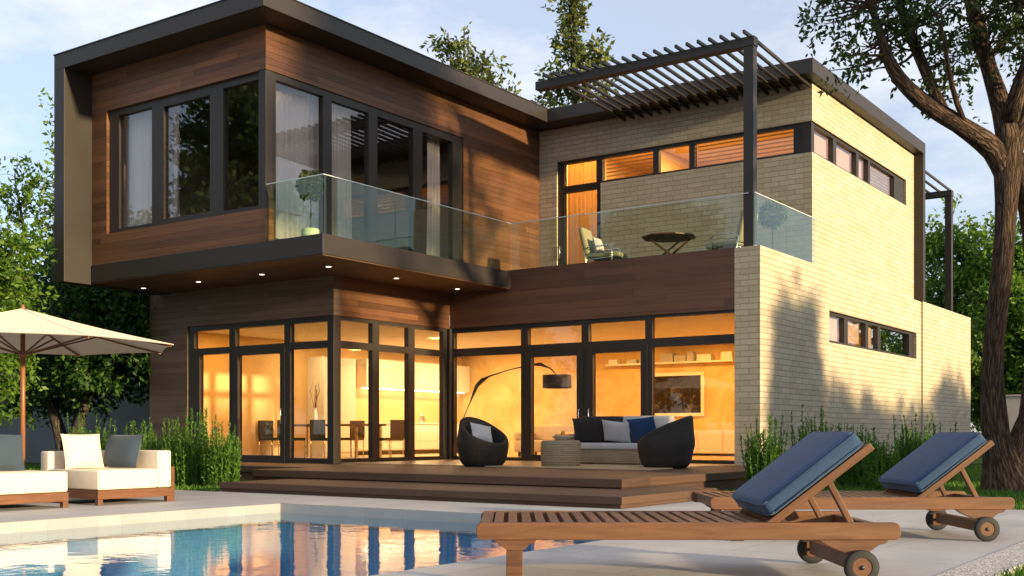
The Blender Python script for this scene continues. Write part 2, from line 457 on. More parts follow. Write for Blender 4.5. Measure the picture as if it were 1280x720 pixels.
    def prism(s, poly, a0, a1, plane='xz'):
        """extrude polygon (list of 2d points) along the remaining axis"""
        def P(p, a): return (p[0], a, p[1]) if plane == 'xz' else (a, p[0], p[1]) if plane == 'yz' else (p[0], p[1], a)
        n = len(poly)
        A = [P(p, a0) for p in poly]; B = [P(p, a1) for p in poly]
        i = len(s.v); s.v += A + B
        s.f.append(tuple(range(i, i + n))); s.sm.append(False); s.uv.append([tuple(p) for p in poly])
        s.f.append(tuple(reversed(range(i + n, i + 2 * n)))); s.sm.append(False); s.uv.append([tuple(p) for p in reversed(poly)])
        acc = 0
        for k in range(n):
            k2 = (k + 1) % n
            L = math.dist(poly[k], poly[k2])
            s.f.append((i + k2, i + k, i + n + k, i + n + k2)); s.sm.append(False)
            s.uv.append([(acc + L, a0), (acc, a0), (acc, a1), (acc + L, a1)]); acc += L
        return s
    def grid(s, fn, nu, nv, smooth=True, closed_u=False):
        i = len(s.v)
        for a in range(nu + (0 if closed_u else 1)):
            for b in range(nv + 1):
                s.v.append(tuple(fn(a / nu, b / nv)))
        W = nv + 1; NU = nu if closed_u else nu + 1
        for a in range(nu):
            a2 = (a + 1) % NU
            for b in range(nv):
                s.f.append((i + a * W + b, i + a2 * W + b, i + a2 * W + b + 1, i + a * W + b + 1)); s.sm.append(smooth)
                s.uv.append([(a / nu, b / nv), ((a + 1) / nu, b / nv), ((a + 1) / nu, (b + 1) / nv), (a / nu, (b + 1) / nv)])
        return s
    def rbox(s, x0, x1, y0, y1, z0, z1, r=.03, seg=3):
        """soft box (cushion): rounded by superellipse-ish corners"""
        bm = bmesh.new(); bmesh.ops.create_cube(bm, size=1)
        for v in bm.verts: v.co = Vector(((x0 + x1) / 2 + v.co.x * (x1 - x0), (y0 + y1) / 2 + v.co.y * (y1 - y0), (z0 + z1) / 2 + v.co.z * (z1 - z0)))
        bmesh.ops.bevel(bm, geom=list(bm.edges), offset=r, segments=seg, profile=.5, affect='EDGES')
        s.addbm(bm); bm.free(); return s
    def addbm(s, bm, smooth=True, mat=None):
        i = len(s.v); bm.verts.ensure_lookup_table()
        for k, v in enumerate(bm.verts): v.index = k
        for v in bm.verts: s.v.append(tuple((mat @ v.co) if mat else v.co))
        for f in bm.faces:
            s.f.append(tuple(i + v.index for v in f.verts)); s.sm.append(smooth)
            n = f.normal; ax = max(range(3), key=lambda k: abs(n[k]))
            s.uv.append([((v.co[1], v.co[2]) if ax == 0 else (v.co[0], v.co[2]) if ax == 1 else (v.co[0], v.co[1])) for v in f.verts])
    def xf(s, mat):
        s.v = [tuple(mat @ Vector(p)) for p in s.v]; return s
    def join(s, o, mat=None):
        i = len(s.v)
        s.v += [tuple(mat @ Vector(p)) for p in o.v] if mat else o.v
        s.f += [tuple(i + k for k in f) for f in o.f]; s.uv += o.uv; s.sm += o.sm
        return s
    def mesh(s, name):
        me = bpy.data.meshes.new(name)
        me.from_pydata(s.v, [], s.f)
        ul = me.uv_layers.new(name='UVMap')
        flat = [c for f in s.uv for q in f for c in q]
        ul.data.foreach_set('uv', flat)
        me.polygons.foreach_set('use_smooth', s.sm)
        me.update()
        return me
    def build(s, name, mat, parent=None, local=False, bevel=0, seg=2, label=None):
        """vertices are world coordinates unless local; parent empties carry no rotation unless local"""
        if parent is not None and not local:
            w = Vector((0, 0, 0)); p = parent
            while p is not None: w += p.location; p = p.parent
            s.v = [(a - w.x, b - w.y, c - w.z) for a, b, c in s.v]
        o = bpy.data.objects.new(name, s.mesh(name))
        COL.objects.link(o)
        if parent is not None: o.parent = parent
        o.data.materials.append(mat)
        if bevel:
            b = o.modifiers.new('edges', 'BEVEL'); b.width = bevel; b.segments = seg; b.limit_method = 'ANGLE'; b.angle_limit = rad(40)
        if label: o['label'] = label
        return o

def thing(name, label, cat, loc=(0, 0, 0), rz=0, group=None):
    o = bpy.data.objects.new(name, None); COL.objects.link(o)
    o.empty_display_size = .2
    o.location = loc; o.rotation_euler = (0, 0, rz)
    o['label'] = label; o['category'] = cat
    if group: o['group'] = group
    return o
def tag(o, label, cat, group=None):
    o['label'] = label; o['category'] = cat
    if group: o['group'] = group
    return o
def struct(o, kind='structure'):
    o['kind'] = kind; return o
def kids(o): return [c for c in bpy.data.objects if c.parent is o]
def dup(o, parent=None):
    c = o.copy(); COL.objects.link(c)
    if parent is not None: c.parent = parent
    for ch in kids(o): dup(ch, c)
    return c

# ------------------------------------------------------------------ ground, paving, pool
PX0, PX1, PY0, PY1 = -10.77, -4.83, -0.4, 10.2     # pool
def sheet_with_hole(m, X0, X1, Y0, Y1, z, h):
    hx0, hx1, hy0, hy1 = h
    for a, b, c, d in ((X0, hx0, Y0, Y1), (hx1, X1, Y0, Y1), (hx0, hx1, Y0, hy0), (hx0, hx1, hy1, Y1)):
        m.quad([(a, c, z), (b, c, z), (b, d, z), (a, d, z)])
m = MB(); sheet_with_hole(m, -700, 700, -700, 700, -.035, (PX0 - .02, PX1 + .02, PY0 - .02, PY1 + .02))
struct(m.build('ground', M['ground']))
m = MB()
for a, b, c, d in ((-44, PX0, -14, 11.65), (PX0, PX1, -14, PY0), (PX0, PX1, PY1, 11.65), (PX1, -1.9, -14, 11.65), (-13.7, -1.9, 11.65, 14.3)):
    m.box(a, b, c, d, -.12, 0)
struct(m.build('pavement', M['pave']))
m = MB(); m.box(-1.9, -1.58, -14, 14.3, -.12, .004)
struct(m.build('path', M['gravel']))

pool = thing('swimming_pool', 'rectangular swimming pool sunk into the pale paving before the house', 'pool', ((PX0 + PX1) / 2, (PY0 + PY1) / 2, 0))
m = MB()
t = .02
for a, b, c, d in ((PX0 + .001, PX0 + t, PY0 + .001, PY1 - .001), (PX1 - t, PX1 - .001, PY0 + .001, PY1 - .001), (PX0 + t, PX1 - t, PY0 + .001, PY0 + t), (PX0 + t, PX1 - t, PY1 - t, PY1 - .001)):
    m.box(a, b, c, d, -.26, -.004)
m.build('tile_band', M['tile'], pool)
m = MB()
for a, b, c, d in ((PX0 + .001, PX0 + t, PY0 + .001, PY1 - .001), (PX1 - t, PX1 - .001, PY0 + .001, PY1 - .001), (PX0 + t, PX1 - t, PY0 + .001, PY0 + t), (PX0 + t, PX1 - t, PY1 - t, PY1 - .001)):
    m.box(a, b, c, d, -1.5, -.262)
m.box(PX0 + .001, PX1 - .001, PY0 + .001, PY1 - .001, -1.55, -1.502)
m.build('basin', M['tileblue'], pool)
m = MB(); z = -.115
m.quad([(PX0 + t, PY0 + t, z), (PX1 - t, PY0 + t, z), (PX1 - t, PY1 - t, z), (PX0 + t, PY1 - t, z)])
struct(m.build('water', M['water']))

# ------------------------------------------------------------------ wooden deck with one step
dk = .28
deck = thing('wooden_deck', 'stepped brown timber deck running along the glazed ground floor', 'deck', (-11, 15, 0))
m = MB()
m.box(-14.75, -7.5, 13.3, 20.34, .16, dk); m.box(-20.6, -14.752, 14.7, 16.56, .16, dk); m.box(-15.97, -14.752, 16.562, 20.34, .16, dk)
m.build('platform', M['deck'], deck, bevel=.008)
m = MB()
m.box(-14.72, -7.53, 13.33, 13.5, 0, .158); m.box(-7.7, -7.53, 13.5, 20.3, 0, .158); m.box(-20.5, -14.8, 14.73, 14.9, 0, .158)
m.build('skirting', M['deck'], deck)
m = MB()
m.box(-13.7, -6.6, 11.7, 13.298, .05, .146); m.box(-7.498, -6.6, 13.3, 14.36, .05, .146)
m.box(-13.68, -6.63, 11.73, 11.9, 0, .05); m.box(-6.8, -6.63, 11.9, 14.33, 0, .05); m.box(-13.68, -13.5, 11.9, 13.2, 0, .05)
m.build('step', M['deck'], deck, bevel=.008)

# ------------------------------------------------------------------ the house
house = thing('house', 'large two storey modern house in cream brick and brown timber with lit windows', 'house', (-14, 22, 0))
X1, Y1, Y2 = -15.975, 16.574, 20.346          # lower-left block and recessed terrace facade
Ys, Xu, Y3 = 14.56, -15.763, 23.725            # upper timber box and upper brick wing
Xb, Xp = -8.691, -8.473
zs0, zs1 = 4.069, 4.455                        # balcony slab
zr0, zr1 = 8.487, 8.80                         # roof fascia
HP = house
# timber walls of the lower-left block
m = MB()
m.box(-21.795, -20.475, Y1, Y1 + .22, 0, zs0)
m.box(-20.475, X1, Y1, Y1 + .22, 3.28, zs0)
m.box(-21.795, -21.6, Y1 + .222, 30, 0, zs0)
m.build('timber_wall', M['clad_dark'], HP)
m = MB(); m.box(X1 - .22, X1 - .001, Y1 + .222, Y2 - .002, 3.28, zs0 - .001); m.build('timber_wall', M['clad'], HP)
# timber walls of the upper box
m = MB()
m.box(-21.073, Xu, Ys, Ys + .2, zs1 + .003, 5.08)
m.box(-21.073, Xu, Ys, Ys + .2, 7.66, zr0 - .002)
m.box(-21.073, -20.573, Ys, Ys + .2, 5.08, 7.66)
m.box(Xu - .2, Xu, Ys + .2, Y3 - .002, 7.66, zr0 - .002)
m.box(Xu - .2, Xu, 20.585, Y3 - .002, zs1 + .003, 7.66)
m.build('timber_wall', M['clad'], HP)
# terrace parapet clad in timber, over the recessed glazing
m = MB(); m.box(X1 + .002, -8.998, Y2, Y2 + .2, 3.29, 4.482)
m.build('timber_parapet', M['band'], HP)
# brick
m = MB()
m.box(-8.996, Xp, Y2, 24.16, 0, 4.48)
m.box(-8.9, Xp - .05, 24.162, 31.598, 0, 2.895)
m.box(-8.9, Xp - .05, 24.162, 31.598, 3.595, 4.474)
m.box(-8.9, Xp - .05, 24.162, 24.32, 2.897, 3.593); m.box(-8.9, Xp - .05, 31.155, 31.598, 2.897, 3.593)
m.box(-8.9, Xp, 31.6, 36.96, 0, 4.48)
m.build('brick_wall', M['brick'], HP)
m = MB()
zA, zB = 6.975, 7.655
m.box(Xu + .002, -15.24, Y3, Y3 + .2, 4.3, zr0 - .002)
m.box(-15.24, Xb, Y3, Y3 + .2, zB, zr0 - .002)
m.box(-13.98, Xb, Y3, Y3 + .2, 4.3, zA)
m.box(Xb - .2, Xb, Y3 + .2, 31.5, 4.3, zA)
m.box(Xb - .2, Xb, Y3 + .2, 31.5, zB, zr0 - .002)
m.box(Xb - .2, Xb, 30.78, 31.5, zA, zB)
m.box(-15.7, Xb - .2, 31.3, 31.5, 4.3, zr0 - .002)
m.build('brick_wall', M['brick'], HP)
# roofs with their folded-down fins
r = MB()
r.box(-21.43, -15.1, 13.9, 31.72, zr0, zr1)
ro = r.build('roof', M['fascia'], HP, bevel=.006)
m = MB(); m.box(-21.43, -21.075, 13.9, 24.2, 4.05, zr0 - .001)
m.build('roof_fin', M['fascia'], HP, bevel=.006)
m = MB(); m.box(-21.445, -15.085, 13.885, 31.735, zr1 + .001, zr1 + .022); m.build('flashing', M['metal'], ro)
r = MB(); r.box(-15.098, -8.441, 23.079, 31.72, zr0 + .002, zr1 - .002)
r.build('roof', M['fascia'], HP, bevel=.006)
m = MB(); m.box(-9.0, -8.441, 31.51, 31.72, 4.484, zr0 + .001)
m.build('roof_fin', M['fascia'], HP, bevel=.006)
m = MB(); m.box(-21.07, -15.8, 24.0, 31.5, 4.46, zr0 - .003); m.box(-21.6, -15.8, 30.01, 36.9, 0, 4.4)
m.build('rear_wall', M['clad_dark'], HP)
# balcony slab with soffit and downlights
m = MB()
m.box(-21.07, -14.268, Ys - .03, Y2 - .003, zs0 + .02, zs1)
slab = m.build('balcony_slab', M['fascia'], HP, bevel=.005)
m = MB(); m.box(-21.07, -14.29, Ys - .008, Y2 - .02, zs0, zs0 + .018)
sof = m.build('soffit', M['soffit'], HP)
for x, y in ((-20.73, 15.6), (-18.91, 15.6), (-17.0, 15.6), (-15.17, 15.6), (-15.17, 17.56), (-15.2, 19.63)):
    m = MB(); m.lathe([(.085, zs0 - .012), (.085, zs0 - .001)], 16, (x, y, 0)); m.lathe([(.055, zs0 - .012), (.085, zs0 - .012)], 16, (x, y, 0))
    d = m.build('downlight', M['chrome'], sof)
    m = MB(); m.lathe([(.0005, zs0 - .008), (.054, zs0 - .008)], 16, (x, y, 0)); m.build('bulb', M['downlight'], sof)
# terrace and balcony floors
m = MB(); m.box(X1 + .01, -9.0, Y2 + .202, Y3 - .002, 4.27, 4.40); m.box(-8.995, -8.9, 24.17, 36.9, 4.28, 4.40); m.box(-15.7, -9.0, 31.52, 36.9, 4.28, 4.42)
m.build('terrace_floor', M['deck'], HP)

# --- windows: a frame mesh with panes as children; a pane list gives the openings
def window(axis, pos, a0, a1, z0, z1, panes, name='window', depth=.12, out=.0, glass='glass', inset=None, blinds=(), frame='metal', parent=HP, sky_blinds=(), bl='slat_beige'):
    """axis 'x': lies along X and faces -Y (pos = Y of the outer face); axis 'y': lies along Y and faces +X (pos = X of outer face)"""
    A = sorted({a0, a1, *[p[0] for p in panes], *[p[1] for p in panes]})
    Z = sorted({z0, z1, *[p[2] for p in panes], *[p[3] for p in panes]})
    fr = MB()
    def bx(mb, p0, p1, q0, q1, d0, d1):
        if axis == 'x': mb.box(p0, p1, pos + d0, pos + d1, q0, q1)
        else: mb.box(pos - d1, pos - d0, p0, p1, q0, q1)
    for j in range(len(Z) - 1):
        run = None
        for i in range(len(A) - 1):
            ca, cz = (A[i] + A[i + 1]) / 2, (Z[j] + Z[j + 1]) / 2
            inside = any(p[0] < ca < p[1] and p[2] < cz < p[3] for p in panes)
            if not inside:
                if run is None: run = [A[i], A[i + 1]]
                else: run[1] = A[i + 1]
            if (inside or i == len(A) - 2) and run:
                bx(fr, run[0], run[1], Z[j], Z[j + 1], out, out + depth); run = None
    w = fr.build(name, M[frame], parent)
    for k, p in enumerate(panes):
        if len(p) > 4: continue                      # an opening that a door leaf fills
        g = MB(); g_in = out + depth * .5
        bx(g, p[0] - .004, p[1] + .004, p[2] - .004, p[3] + .004, g_in, g_in + .010)
        g.build('pane', M[glass], w)
        if k in blinds:
            b = MB(); n = int((p[3] - p[2]) / .078)
            for q in range(n):
                zc = p[2] + (q + .5) * (p[3] - p[2]) / n
                if axis == 'x': b.bar((p[0] + .01, pos + out + depth + .06, zc), (p[1] - .01, pos + out + depth + .06, zc), .052, .008, (0, .25, 1))
                else: b.bar((pos - out - depth - .06, p[0] + .01, zc), (pos - out - depth - .06, p[1] - .01, zc), .052, .008, (-.25, 0, 1))
            b.build('blind', M[bl], w)
        if k in sky_blinds:  # blinds added behind these panes to carry the reflected sky colour
            b = MB(); bx(b, p[0] - .03, p[1] + .03, p[2] + .05 + .03 * (k % 2), p[3] + .03, out + depth + .045, out + depth + .052); b.build('sky_reflection_blind', M['roller'], w)
    return w
def handle(axis, pos, a, z, parent):
    h = MB()
    if axis == 'x':
        h.tube([(a, pos, z - .16), (a, pos - .05, z - .15), (a, pos - .05, z + .15), (a, pos, z + .16)], .012, 8)
    else:
        h.tube([(pos, a, z - .16), (pos + .05, a, z - .15), (pos + .05, a, z + .15), (pos, a, z + .16)], .012, 8)
    h.build('handle', M['chrome'], parent)

yo = Y1 + .03
T0, T1 = 2.78, 3.165; L0, L1 = .385, 2.635
window('x', yo, -20.47, X1 - .19, dk + .001, 3.278, [(-20.28, -19.118, T0, T1), (-18.924, -17.422, T0, T1), (-17.241, -16.18, T0, T1), (-20.1, -19.118, L0, L1), (-17.25, -16.18, L0, L1), (-19.0, -17.40, dk + .001, 2.70, 0)])
d = window('x', yo - .01, -18.998, -17.402, dk + .002, 2.698, [(-18.84, -17.54, .43, 2.575)], 'door', .13)
handle('x', yo - .01, -17.47, 1.25, d)
# corner post
m = MB(); m.box(X1 - .188, X1 - .012, Y1 + .012, Y1 + .2, dk + .001, 3.277); m.build('corner_post', M['metal'], HP, bevel=.004)
window('y', X1 - .03, Y1 + .202, Y2 - .07, dk + .001, 3.278, [(16.81, 17.764, T0, 3.2), (17.977, 18.927, T0, 3.2), (19.141, 20.15, T0, 3.2), (16.81, 17.764, .38, L1), (17.977, 18.927, .38, L1), (19.141, 20.15, .38, L1)])
m = MB(); m.box(X1 - .08, X1 + .05, Y2 - .068, Y2 + .08, dk + .001, 3.278); m.build('corner_post', M['metal'], HP)
yo2 = Y2 + .03
window('x', yo2, X1 + .052, -8.998, dk + .001, 3.288, [(-15.88, -14.022, 2.82, 3.175), (-13.84, -12.471, 2.82, 3.185), (-12.296, -10.959, 2.82, 3.20), (-10.80, -9.01, 2.82, 3.235), (-15.88, -14.022, .37, 2.64), (-13.90, -12.43, dk + .001, 2.72, 0), (-12.34, -10.90, dk + .001, 2.72, 0), (-10.80, -9.01, .37, 2.64)])
d = window('x', yo2 - .012, -13.898, -12.432, dk + .002, 2.718, [(-13.75, -12.585, .43, 2.55)], 'door', .13); handle('x', yo2 - .012, -12.51, 1.25, d)
d = window('x', yo2 - .012, -12.338, -10.902, dk + .002, 2.718, [(-12.19, -11.056, .43, 2.57)], 'door', .13); handle('x', yo2 - .012, -12.265, 1.25, d)

# upper corner window of the timber box
yu = Ys + .07
window('x', yu, -20.57, Xu - .21, 5.082, 7.658, [(-20.25, -19.172, 5.17, 7.53), (-18.80, -17.40, 5.21, 7.47), (-17.02, -15.985, 5.17, 7.53)], glass='glass_dark')
m = MB(); m.box(Xu - .208, Xu - .012, Ys + .012, Ys + .208, 5.082, 7.658); m.box(Xu - .198, Xu - .012, Ys + .202, Ys + .212, zs1 + .004, 5.081); m.build('corner_post', M['metal'], HP, bevel=.004)
window('y', Xu - .03, Ys + .214, 20.58, zs1 + .004, 7.658, [(14.84, 16.086, 4.56, 7.53), (16.332, 17.411, 4.56, 7.50), (17.681, 18.831, 4.56, 7.50), (19.143, 20.223, 4.56, 7.50)], glass='glass_dark')

# strip window and terrace door of the brick wing
yw = Y3 + .05
w = window('x', yw, -15.238, Xb - .21, zA + .002, zB - .002, [(-15.05, -14.127, 7.03, 7.575), (-13.957, -12.573, 7.03, 7.575), (-12.425, -11.639, 7.03, 7.575), (-11.497, -9.13, 7.03, 7.575)], blinds=(1, 3))
m = MB(); m.box(Xb - .208, Xb - .03, Y3 + .03, Y3 + .21, zA + .002, zB - .002); m.build('corner_post', M['metal'], HP)
d = window('x', yw, -15.238, -13.982, 4.402, zA - .002, [(-15.05, -14.11, 4.5, 6.86)], 'door'); handle('x', yw, -15.16, 5.4, d)
window('y', Xb - .05, Y3 + .212, 30.778, zA + .002, zB - .002, [(23.97, 25.201, 7.03, 7.585), (25.416, 26.821, 7.03, 7.585), (26.999, 27.714, 7.03, 7.585), (27.871, 29.872, 7.03, 7.585)], blinds=(3,), sky_blinds=(0, 1, 2), bl='white')
window('y', Xp - .12, 24.322, 31.153, 2.897, 3.593, [(24.40, 25.513, 2.955, 3.525), (25.77, 27.055, 2.955, 3.525), (27.263, 27.993, 2.955, 3.525), (28.233, 30.701, 2.955, 3.525)], sky_blinds=(0, 1, 2))

# glass railings
def rail_panel(a, b, z0, z1, parent):
    m = MB(); m.bar((a[0], a[1], (z0 + z1) / 2), (b[0], b[1], (z0 + z1) / 2), .016, z1 - z0); m.build('glass_panel', M['glass_rail'], parent)
m = MB(); zt = 5.51
xe = -14.285; yfr = Y2 + .03
for a, b in (((-15.74, Ys + .0), (xe - .012, Ys + .0)), ((xe, Ys - .012), (xe, yfr - .012)), ((xe + .012, yfr), (-8.73, yfr)), ((-8.60, yfr + .01), (-8.60, 23.66))):
    m.bar((*a, zt), (*b, zt), .022, .016)
m.box(-8.63, -8.58, Y2 + .04, 23.6, 4.482, 4.50)
rl = m.build('glass_railing', M['glass_edge'], HP)
rail_panel((-15.735, Ys), (xe - .02, Ys), zs1 + .002, zt - .009, rl)
ysp = [Ys + .012, 16.5, 18.4, yfr - .02]
for a, b in zip(ysp, ysp[1:]): rail_panel((xe, a + .006), (xe, b - .006), zs1 + .002, zt - .009, rl)
xsp = [xe + .02, -12.45, -10.6, -8.86]
for a, b in zip(xsp, xsp[1:]): rail_panel((a + .006, yfr), (b - .006, yfr), 4.484, zt - .009, rl)
rail_panel((-8.60, Y2 + .03), (-8.60, 22.0), 4.502, zt - .009, rl); rail_panel((-8.60, 22.012), (-8.60, 23.64), 4.502, zt - .009, rl)

# pergola over the terrace and a second one behind
pg = thing('pergola', 'dark steel slatted pergola over the roof terrace with one tall post', 'pergola', (-8.74, Y2, 4.48))
m = MB(); m.box(-8.84, -8.635, Y2 + .06, Y2 + .24, 4.484, 8.34); m.build('post', M['metal'], pg, bevel=.004)
m = MB(); m.box(-13.66, -8.62, Y2 + .05, Y2 + .25, 8.345, 8.525); m.build('beam', M['metal'], pg, bevel=.004)
for k in range(20):
    x = -13.30 + k * (4.56 / 19)
    m = MB(); m.bar((x, Y2 - .16, 8.558), (x, Y2 + .3, 8.558), .045, .062)
    m.bar((x, Y2 + .3, 8.558), (x, 23.72, 8.40), .045, .062); m.build('slat', M['metal'], pg)
pb = thing('pergola', 'dark steel pergola at the rear end of the brick wing before green trees', 'pergola', (-8.7, 36.0, 4.48))
m = MB(); m.box(-8.83, -8.64, 35.3, 35.5, 4.484, 8.02); m.build('post', M['metal'], pb, bevel=.004)
m = MB(); m.box(-12.6, -8.63, 35.28, 35.52, 8.022, 8.19); m.build('beam', M['metal'], pb, bevel=.004)
for k in range(13):
    x = -12.4 + k * .305
    m = MB(); m.bar((x, 31.73, 8.30), (x, 35.75, 8.225), .045, .062); m.build('slat', M['metal'], pb)

# ------------------------------------------------------------------ interiors
def mat_stucco_reflections():
    mm, nt, out = newmat('gold plaster with painted reflections'); g = G(nt)
    f = g.noise(g.obj(), 1.1, 8, .68, 1.0)  # gold finish; tree reflections in the glazing painted in as mottled colour
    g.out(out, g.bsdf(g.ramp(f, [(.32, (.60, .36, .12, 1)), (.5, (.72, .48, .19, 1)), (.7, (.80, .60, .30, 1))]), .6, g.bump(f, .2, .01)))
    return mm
M['stucco_reflections'] = mat_stucco_reflections()
BY = 28.0
m = MB(); m.box(-21.58, -9.0, Y1 + .24, Y2 + .2, .2, .30); m.box(-21.58, -8.91, Y2 + .202, BY, .2, .30)
fl = m.build('floor', M['int_floor'], HP)
m = MB(); m.box(-21.58, X1 - .24, Y1 + .24, Y2 + .2, 3.30, 3.36); m.box(-21.58, -8.91, Y2 + .23, BY, 3.30, 3.36)
m.build('ceiling', M['plaster_white'], HP)
m = MB()
m.box(-21.59, -21.5, Y1 + .24, BY, .3, 3.3)
m.box(-9.05, -9.0, Y2 + .22, 24.16, .3, 3.3); m.box(-9.0, -8.92, 24.17, BY, .3, 2.89)
m.build('interior_wall', M['plaster'], HP)
m = MB(); m.box(-21.5, -8.92, BY, BY + .1, .3, 3.3); m.build('interior_wall', M['stucco_reflections'], HP)
# bedroom behind the timber box and room in the brick wing
m = MB(); m.box(-21.0, -20.9, Ys + .25, 22.5, 4.47, 8.4); m.box(-20.9, Xu - .22, 22.4, 22.5, 4.47, 8.4); m.box(-21.0, Xu - .22, Ys + .22, 22.5, 8.40, 8.44)
m.build('interior_wall', M['plaster_dim'], HP)
m = MB(); m.box(-15.5, -8.92, Y3 + .22, 31.2, 4.41, 4.47); m.build('floor', M['int_floor'], HP)
m = MB(); m.box(-15.5, -8.92, 30.5, 30.6, 4.47, 8.35); m.box(-15.5, -15.42, Y3 + .24, 30.5, 4.47, 8.35); m.box(-15.5, -8.92, Y3 + .24, 30.6, 8.352, 8.40)
m.box(-13.9, -13.82, Y3 + 2.6, 30.5, 4.47, 8.35)
m.build('interior_wall', M['plaster'], HP)

def area(name, loc, sx, sy, power, col):
    l = bpy.data.lights.new(name, 'AREA'); l.shape = 'RECTANGLE'; l.size = sx; l.size_y = sy; l.energy = power; l.color = col
    o = bpy.data.objects.new(name, l); COL.objects.link(o); o.location = loc
    return o
WARM = (1.0, .52, .13); WARM2 = (1.0, .70, .33)
for x, y, p, c in ((-20.3, 18.0, 34, WARM), (-18.0, 18.3, 30, WARM), (-20.3, 20.6, 30, WARM2), (-19.6, 23.4, 95, WARM2), (-19.6, 26.0, 105, WARM2), (-17.2, 22.4, 26, WARM), (-15.2, 26.4, 50, WARM),
                   (-14.3, 22.2, 26, WARM), (-12.9, 26.5, 52, WARM), (-10.4, 26.2, 48, WARM), (-11.4, 22.4, 34, WARM), (-9.9, 24.0, 26, WARM)):
    area('ceiling_lamp', (x, y, 3.285), .35, .35, p * .88, c)
area('ceiling_lamp', (-12.2, 26.5, 8.33), 1.2, 1.2, 120, WARM2)
area('ceiling_lamp', (-14.7, 25.2, 8.33), .5, .5, 120, WARM2)
area('ceiling_lamp', (-10.4, 25.5, 8.33), .5, .5, 40, WARM2)

# ------------------------------------------------------------------ soft furnishing helpers
def pillow(w, h, t, seed=0, n=10):
    """cushion in the XZ plane, thickness along Y, centred; pinched corners"""
    rng = random.Random(seed); ph = rng.random() * 6
    m = MB()
    def sh(sgn):
        def fn(a, b):
            x, z = a * 2 - 1, b * 2 - 1
            pin = 1 - .055 * (1 - abs(z)) * 1 if False else 1
            k = (1 - x * x) ** .5 if abs(x) < 1 else 0
            q = (1 - z * z) ** .5 if abs(z) < 1 else 0
            th = t * .5 * (k * q) ** .62 * (1 + .06 * math.sin(5 * x + ph) * math.cos(4 * z - ph))
            ex = 1 - .05 * q; ez = 1 - .05 * k
            return (x * w / 2 * ex, sgn * th, z * h / 2 * ez)
        return fn
    m.grid(sh(-1), n, n); 
    m2 = MB(); f = sh(1); m2.grid(lambda a, b: f(1 - a, b), n, n); m.join(m2)
    return m
def place(loc, rz=0, rx=0, ry=0, sc=1):
    return Matrix.Translation(loc) @ Matrix.Rotation(rz, 4, 'Z') @ Matrix.Rotation(ry, 4, 'Y') @ Matrix.Rotation(rx, 4, 'X') @ Matrix.Scale(sc, 4)
def rounded(x0, x1, z0, z1, r, corners, n=5):
    """polygon in xz with chosen rounded corners: subset of 'bl br tr tl'"""
    P = []
    for key, cx, cz, a0, px, pz in (('bl', x0 + r, z0 + r, 180, x0, z0), ('br', x1 - r, z0 + r, 270, x1, z0), ('tr', x1 - r, z1 - r, 0, x1, z1), ('tl', x0 + r, z1 - r, 90, x0, z1)):
        if key in corners: P += [(cx + r * math.cos(rad(a0 + 90 * k / n)), cz + r * math.sin(rad(a0 + 90 * k / n))) for k in range(n + 1)]
        else: P.append((px, pz))
    return P

